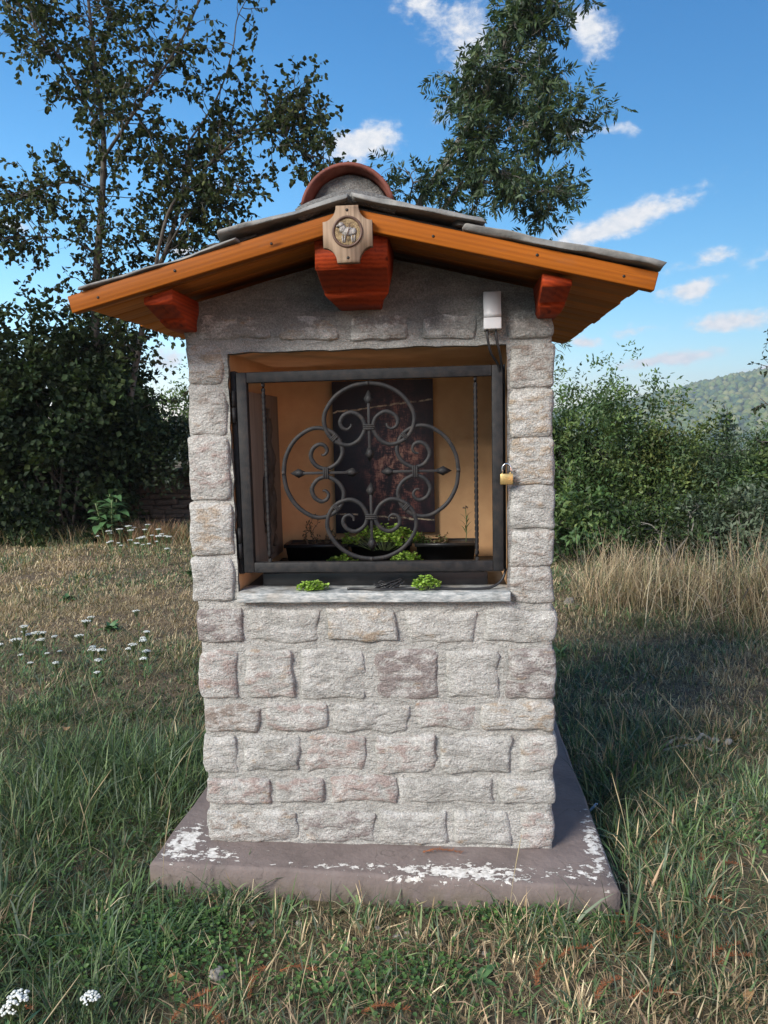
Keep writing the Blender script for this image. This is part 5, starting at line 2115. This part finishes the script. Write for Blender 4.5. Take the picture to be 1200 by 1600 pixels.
def weed(px, py, n, L, label, seed, z=None):
    n, L = n + 6, L * .62
    p = atz(px, py, -.1)
    r_ = empty('broadleaf_weed', (p[0], p[1], float(gh(p[0], p[1]))))
    tag(r_, label, 'weed')
    rg = random.Random(seed)
    ml = [leaf_blade_mesh(L, L * .42, .2, M['weed']), leaf_blade_mesh(L * .8, L * .4, .35, M['weed'])]
    for k in range(n):
        o = link('leaf', rg.choice(ml), r_)
        o.location = (0, 0, .0)
        o.rotation_euler = (rg.uniform(-.5, .5), -rg.uniform(.05, 1.1), k * 2.4 + rg.uniform(-.5, .5))
        o.scale = (rg.uniform(.6, 1.15), rg.uniform(.6, 1.1), 1)


weed(106, 940, 9, .22, 'low rosette of broad leaves alone in the dry meadow', 1)
weed(172, 982, 8, .20, 'flat dark rosette of broad leaves in dry grass behind the meadow yarrow', 2)
weed(298, 900, 9, .24, 'leafy green weed against the edge of the shrine wall', 3)
weed(876, 1022, 8, .16, 'small bright weed on the lawn beside the shrine, in front of the tall dry grass', 4)
weed(448, 1416, 6, .065, 'small green weed growing against the front of the base slab', 5)
weed(740, 1530, -2, .13, 'single dark lobed weed leaf flat in the foreground grass', 6)


# ------------------------------------------------------------------ small things on the ground
def frond(x, y, z, rz, L, label, group=None, seed=0, curl=.3):
    rg = random.Random(seed)
    r_ = empty('dry_frond', (x, y, z), rz)
    tag(r_, label, 'dry frond', group)
    g = Geo()
    P = smoothpath([(-L / 2, 0, .004), (-L * .15, curl * L * .25, .012), (L * .2, curl * L * .1, .01), (L / 2, -curl * L * .2, .006)], 7)
    V, F = tube_data(P, np.linspace(.0016, .0006, len(P)), 5)
    g.addarr(V, F)
    g.obj('stalk', M['frond'], r_, True)
    g = Geo()
    for i, p in enumerate(P):
        for sg in (-1, 1):
            for q in range(2):
                d = unit(np.array([rg.uniform(.5, 1.6), sg * 1.0, rg.uniform(-.2, .6)]))
                l = rg.uniform(.006, .019)
                s = np.array([-d[1], d[0], 0]) * .0008
                b = p + np.array([rg.uniform(-.003, .003), 0, 0])
                g.add([b - s, b + d * l * .5 - s * 1.5, b + d * l, b + d * l * .5 + s * 1.5], [[0, 1, 2, 3]])
    g.obj('needles', M['frond'], r_)


def frond_px(px, py, deg, L, seed, label='rust-brown dry conifer frond lying in the grass around the base slab', group='rust-brown fronds fallen in the grass'):
    p = atz(px, py, -.085)
    frond(p[0], p[1], float(gh(p[0], p[1])) + .022, rad(deg), L, label, group, seed)


q = atz(690, 1330, 0.0)
frond(q[0], -.055, .006, rad(2), .13, 'rust-brown dry frond lying on the base slab against the wall', None, 77, .15)
for k, (px, py, dg, L) in enumerate(((1000, 1455, -25, .17), (1030, 1465, -5, .15), (985, 1445, -55, .12), (900, 1490, 25, .12), (1130, 1490, 40, .15), (1150, 1500, 20, .12), (950, 1545, 45, .12), (1020, 1555, 10, .13),
                                     (300, 1580, 60, .14), (325, 1595, -30, .11), (400, 1545, 85, .12), (845, 1520, 70, .11), (1100, 1350, 80, .10), (1115, 1410, 0, .09), (1140, 1355, 5, .08), (600, 1590, 10, .12), (465, 1525, 5, .1), (1030, 1310, 60, .1), (20, 1590, 20, .1))):
    frond_px(px, py, dg, L, k)


def stone(name, x, y, s, label, cat, mat, seed, group=None, z=None):
    V, F = rbox_data(1, 1, 1, .33, True, (2, 2, 2))
    V = np.array([p * (1 + .28 * fbm(p[0] * 2 + seed, p[1] * 2, p[2] * 2)) for p in V]) * np.array(s)
    o = Geo().add(V, F).obj(name, mat, None, False)
    o.location = (x, y, (float(gh(x, y)) if z is None else z) + s[2] * .28)
    o.rotation_euler = (0, 0, seed * 1.3)
    tag(o, label, cat, group)
    return o


p = atz(340, 1530)
stone('stone', p[0], p[1], (.05, .04, .035), 'pale grey stone on bare soil in front of the slab', 'stone', M['pebble'], 2)
PEB = 'small pale pebble on the bare soil around the base slab'
for k in range(30):
    px, py = random.choice(((random.gauss(450, 90), random.gauss(1490, 45)), (random.gauss(640, 100), random.gauss(1450, 35)), (random.gauss(1130, 40), random.gauss(1500, 40))))
    p = atz(px, py)
    if off_slab(np.array([p[0]]), np.array([p[1]]), .02)[0]:
        s = random.uniform(.008, .020)
        stone('pebble', p[0], p[1], (s * 1.3, s, s * .7), PEB, 'pebble', M['pebble'], k + 5, 'pebbles on the bare soil')
p = atz(890, 937)
stone('flat_stone', p[0], p[1], (.24, .08, .022), 'flat pale stone lying at the foot of the bramble beside the shrine', 'stone', M['bleached'], 1)
for (px, py, s, lab, sd) in ((1138, 1163, (.03, .026, .028), 'knobbly white end piece of the bleached wood in the right-hand grass', 3), (1118, 1160, (.034, .022, .02), 'small white lump next to the bleached branch in the grass', 4)):
    p = atz(px, py)
    stone('white_lump', p[0], p[1], s, lab, 'stone', M['pebble'], sd, z=float(gh(p[0], p[1])) + .02)
p0, p1, p2 = atz(1062, 1165), atz(1085, 1160), atz(1100, 1166)
for nm, pts, r0, lab in (('branch', [p0 + [-.07, 0, -.005], p0 + [0, .05, .016], p1 + [.0, -.02, .022], p1 + [.05, .03, .028], p2 + [.06, .02, .005]], .008, 'bleached grey branch lying in the grass beside the base slab'),
                         ('branch', [p0 + [-.10, -.07, .004], p0 + [-.02, -.04, .012], p1 + [0, -.07, .014], p2 + [.02, -.06, .004]], .006, 'thinner bleached stick lying below the grey branch in the grass')):
    g = Geo()
    Q = smoothpath(pts, 5)
    tube(g, Q, np.array([r0 * (1 + .6 * fbm(i * .9, 1, 2)) for i in range(len(Q))]), 7)
    tag(g.obj(nm, M['bleached'], None, True), lab, 'branch')
p = atz(925, 1272)
o = rbox('plastic_scrap', (p[0], p[1], float(gh(p[0], p[1])) + .03), (.012, .004, .07), M['blue'], rot=(.5, .4, .3))
tag(o, 'pale blue plastic scrap in the grass along the slab edge', 'litter')
for (px, py, L, lab, sd) in ((103, 1152, .10, 'curled tan dead leaf caught in the lush grass by the shrine', 1), (1175, 1552, .06, 'small tan dead leaf in the foreground grass among rusty fronds', 2), (265, 1535, .06, 'brown dead leaf on bare soil beside the pale grey stone', 3)):
    p = atz(px, py)
    o = link('dead_leaf', leaf_blade_mesh(L, L * .5, .5, M['deadleaf'], 'dead_leaf'))
    o.location = (p[0], p[1], float(gh(p[0], p[1])) + (.05 if sd == 1 else .018))
    o.rotation_euler = (.25, .0, sd * 2.0)
    tag(o, lab, 'leaf')

# ------------------------------------------------------------------ inside the niche
pr = empty('print_panel', (-.006, .676, 1.029))
tag(pr, 'dark unframed print with mottled russet patch on the back wall of the niche', 'print')
o = rbox('panel', (0, 0, .3245), (.428, .010, .649), M['print'], pr, r=.0015)

bd = empty('grey_board', (OX0 + .012, .40, .924))
tag(bd, 'grey weathered board leaning on the niche side wall, dark gnarled wood fixed to it', 'board')
rbox('board', (0.004, 0, .365), (.012, .46, .66), M['greywood'], bd, r=.002)
g = Geo()
rg = np.random.default_rng(3)
for (yy, z0, z1, r0) in ((-.03, .07, .60, .022), (.04, .09, .45, .018), (-.09, .16, .40, .014), (.0, .30, .64, .012)):
    zz = np.linspace(z0, z1, 14)
    P = np.stack([np.full(14, .022) + rg.normal(size=14) * .003, yy + np.cumsum(rg.normal(size=14)) * .008, zz], 1)
    R = r0 * (.55 + .45 * np.sin(np.linspace(.3, 2.9, 14))) * rg.uniform(.7, 1.3, 14)
    tube(g, smoothpath(P, 3), np.interp(np.linspace(0, 13, 40), np.arange(14), R), 7)
g.obj('gnarled_wood', M['driftwood'], bd, True)


def trough(cx, cy, w_, d_, h_, label):
    r_ = empty('flower_trough', (cx, cy, .9215))
    tag(r_, label, 'planter')
    g = Geo()
    lo, t = .86, .006
    V = []
    for (sx, sy, z) in ((w_ * lo, d_ * lo, 0), (w_ * .97, d_ * .95, h_ - .014), (w_ + .006, d_ + .006, h_ - .014), (w_ + .006, d_ + .006, h_), (w_ * .93, d_ * .90, h_), (w_ * .93, d_ * .9, h_ - .012)):
        for (a, b) in ((-1, -1), (1, -1), (1, 1), (-1, 1)):
            V.append((a * sx / 2, b * sy / 2, z))
    F = [[3, 2, 1, 0]]
    for i in range(5):
        for k in range(4):
            k2 = (k + 1) % 4
            F.append([i * 4 + k, i * 4 + k2, i * 4 + 4 + k2, i * 4 + 4 + k])
    g.add(V, F).obj('tub', M['black'], r_)
    V, F = rbox_data(w_ * .94, d_ * .9, .012, .003, False, (14, 5, 1))
    V = np.array([p + np.array([0, 0, .006 * fbm(p[0] * 30, p[1] * 30, cx)]) for p in V])
    Geo().add(V + np.array([0, 0, h_ - .014]), F).obj('soil', M['soil'], r_)
    return r_


trough(-.275, .53, .255, .13, .092, 'black plastic flower trough with withered stems, beside the grey board')
trough(-.012, .55, .25, .13, .092, 'black plastic flower trough hidden under bright green stonecrop')
trough(.254, .53, .245, .13, .092, 'black plastic flower trough with sparse soil and one upright sprig')

tr = empty('drip_tray', (0, .19, .9215))
tag(tr, 'long shallow black plastic tray on the niche floor just behind the gate', 'tray')
g = Geo()
for (c, s) in (((0, 0, .004), (.80, .20, .006)), ((0, -.099, .024), (.80, .004, .046)), ((0, .099, .024), (.80, .004, .046)), ((-.399, 0, .024), (.004, .194, .046)), ((.399, 0, .024), (.004, .194, .046))):
    V, F = rbox_data(*s, .0012)
    g.add(V + np.array(c), F)
g.obj('tray_body', M['black'], tr)


def sedum(name, cx, cy, z, rx, ry, h, n, label, seed, pal, size=(.010, .017)):
    rg = np.random.default_rng(seed)
    r_ = empty(name, (cx, cy, z))
    tag(r_, label, 'plant')
    g = Geo()
    ends = []
    for k in range(n):
        a = rg.uniform(0, 6.28)
        r = math.sqrt(rg.random())
        e = np.array([rx * r * math.cos(a), ry * r * math.sin(a), h * (1 - .45 * r * r) * rg.uniform(.6, 1.05)])
        b = e * np.array([.35, .35, 0])
        V, F = tube_data(smoothpath([b, (b + e) / 2 + rg.normal(size=3) * .006, e], 3), .0011, 4)
        g.addarr(V, F)
        ends.append(e)
    g.obj('stem', M['stem'], r_, True)
    E = np.array(ends)
    per = 10
    ci = np.repeat(np.arange(n), per)
    m_ = n * per
    ang = rg.uniform(0, 6.28, m_)
    D = np.stack([np.cos(ang), np.sin(ang), rg.uniform(-.1, .8, m_)], 1)
    P = E[ci] + np.stack([np.zeros(m_), np.zeros(m_), -rg.random(m_) * .018], 1)
    L = rg.uniform(size[0], size[1], m_)
    V, F, k = leaf_arrays(P, D, unit(np.stack([np.zeros(m_), np.zeros(m_), np.ones(m_)], 1) + rg.normal(size=(m_, 3)) * .35), L, L * .8, True, .1)
    c = np.array(pal)[rg.integers(0, len(pal), m_)] * rg.uniform(.75, 1.25, (m_, 1))
    link('foliage', mesh_np('foliage', V, [F], M['leaf2'], np.repeat(c, k, 0)), r_)


PS = [(0.21, 0.34, 0.05), (0.27, 0.42, 0.07), (0.16, 0.28, 0.04), (0.32, 0.45, 0.10)]
sedum('stonecrop', .0, .50, .985, .165, .12, .105, 130, 'bright green stonecrop cushion overflowing the hidden trough', 1, PS)
sedum('stonecrop', -.16, .42, .93, .06, .05, .05, 34, 'small stonecrop tuft on the niche floor beside the withered trough', 2, PS)
sedum('stonecrop', .10, .43, .93, .06, .05, .06, 34, 'small stonecrop tuft between the green cushion and the sparse trough', 5, PS)
sedum('stonecrop', -.205, .012, .925, .055, .03, .032, 40, 'trailing stonecrop sprig lying flat on the stone sill', 3, PS, (.009, .014))
sedum('stonecrop', .190, .008, .922, .047, .03, .052, 46, 'rounded stonecrop sprig on the stone sill beside the black cable', 4, PS, (.009, .014))


def withered(cx, cy, z, label, seed, n, h, mat, leafpal):
    rg = np.random.default_rng(seed)
    r_ = empty('potted_sprig', (cx, cy, z))
    tag(r_, label, 'plant')
    g = Geo()
    LP, LD = [], []
    for k in range(n):
        a = rg.uniform(0, 6.28)
        hh = h * rg.uniform(.35, 1)
        P = [np.array([rg.uniform(-.04, .04), rg.uniform(-.02, .02), 0])]
        for s in range(6):
            P.append(P[-1] + np.array([rg.normal() * .012, rg.normal() * .008, hh / 6 * rg.uniform(.6, 1.3)]))
        Q = smoothpath(P, 4)
        tube(g, Q, np.linspace(.0022, .001, len(Q)), 5)
        for q in Q[4::2]:
            for _ in range(2):
                LP.append(q)
                LD.append(unit(rg.normal(size=3) + np.array([0, 0, .3])))
    g.obj('stem', M[mat], r_, True)
    P, D = np.array(LP), np.array(LD)
    m_ = len(P)
    L = rg.uniform(.008, .018, m_)
    V, F, k = leaf_arrays(P, D, unit(rg.normal(size=(m_, 3)) + [0, 0, 1]), L, L * .45)
    c = np.array(leafpal)[rg.integers(0, len(leafpal), m_)]
    link('leaves', mesh_np('leaves', V, [F], M['leaf2'], np.repeat(c, k, 0)), r_)


withered(-.30, .53, 1.0, 'dark withered curling stems in the trough beside the grey board', 5, 4, .15, 'drystem', [(0.05, 0.05, 0.03), (0.09, 0.07, 0.04)])
withered(-.26, .53, 1.0, 'short dark withered stems next to the tall curling ones', 6, 5, .07, 'drystem', [(0.05, 0.05, 0.03), (0.09, 0.07, 0.04)])
withered(.215, .53, 1.0, 'short brown dry tangle of stems in the sparse trough', 7, 9, .05, 'drystem', [(0.16, 0.10, 0.05), (0.10, 0.12, 0.04)])
withered(.16, .52, 1.0, 'small dark green sprout at the end of the sparse trough', 8, 6, .045, 'stem', [(0.06, 0.11, 0.03), (0.09, 0.15, 0.04)])


def spike():
    r_ = empty('potted_sprig', (.335, .53, 1.0))
    tag(r_, 'upright green sprig with narrow leaves and small flower head in the sparse trough', 'plant')
    g = Geo()
    tube(g, smoothpath([(0, 0, 0), (.004, 0, .07), (.0, 0, .15)], 4), .0018, 5)
    g.obj('stem', M['stem'], r_, True)
    for k in range(9):
        z = .035 + .009 * k
        o = link('leaf', SPM, r_)
        o.location = (.002, 0, z)
        o.rotation_euler = (0, -.75, k * 2.3)
    g = Geo()
    for k in range(7):
        V, F = rbox_data(.007, .007, .006, .0028)
        g.add(V + np.array([random.uniform(-.01, .01), random.uniform(-.006, .006), .15 + random.uniform(-.004, .004)]), F)
    g.obj('flower_head', M['drystem'], r_)


SPM = leaf_blade_mesh(.042, .007, .1, M['stem'])
spike()

# black cable along the sill with a knot of wire
g = Geo()
tube(g, smoothpath([(.46, .036, .990), (.446, .022, .955), (.415, .012, .9335), (.37, .006, .9275), (.25, .004, .9275), (.1, .002, .9275), (.03, -.002, .928), (-.03, .010, .928), (-.085, .012, .9275)], 7), .0045, 8)
cbl = g.obj('black_cable', M['black'], None, True)
tag(cbl, 'black cable running along the stone sill below the gate', 'cable')
g = Geo()
rg = np.random.default_rng(8)
P = np.stack([rg.normal(size=60) * .022, rg.normal(size=60) * .009, np.abs(rg.normal(size=60)) * .010], 1) + np.array([.06, .03, .928])
tube(g, smoothpath(P, 4), .0022, 5)
tag(g.obj('wire_bundle', M['black'], None, True), 'tangled bundle of thin black wire on the stone sill', 'wire')
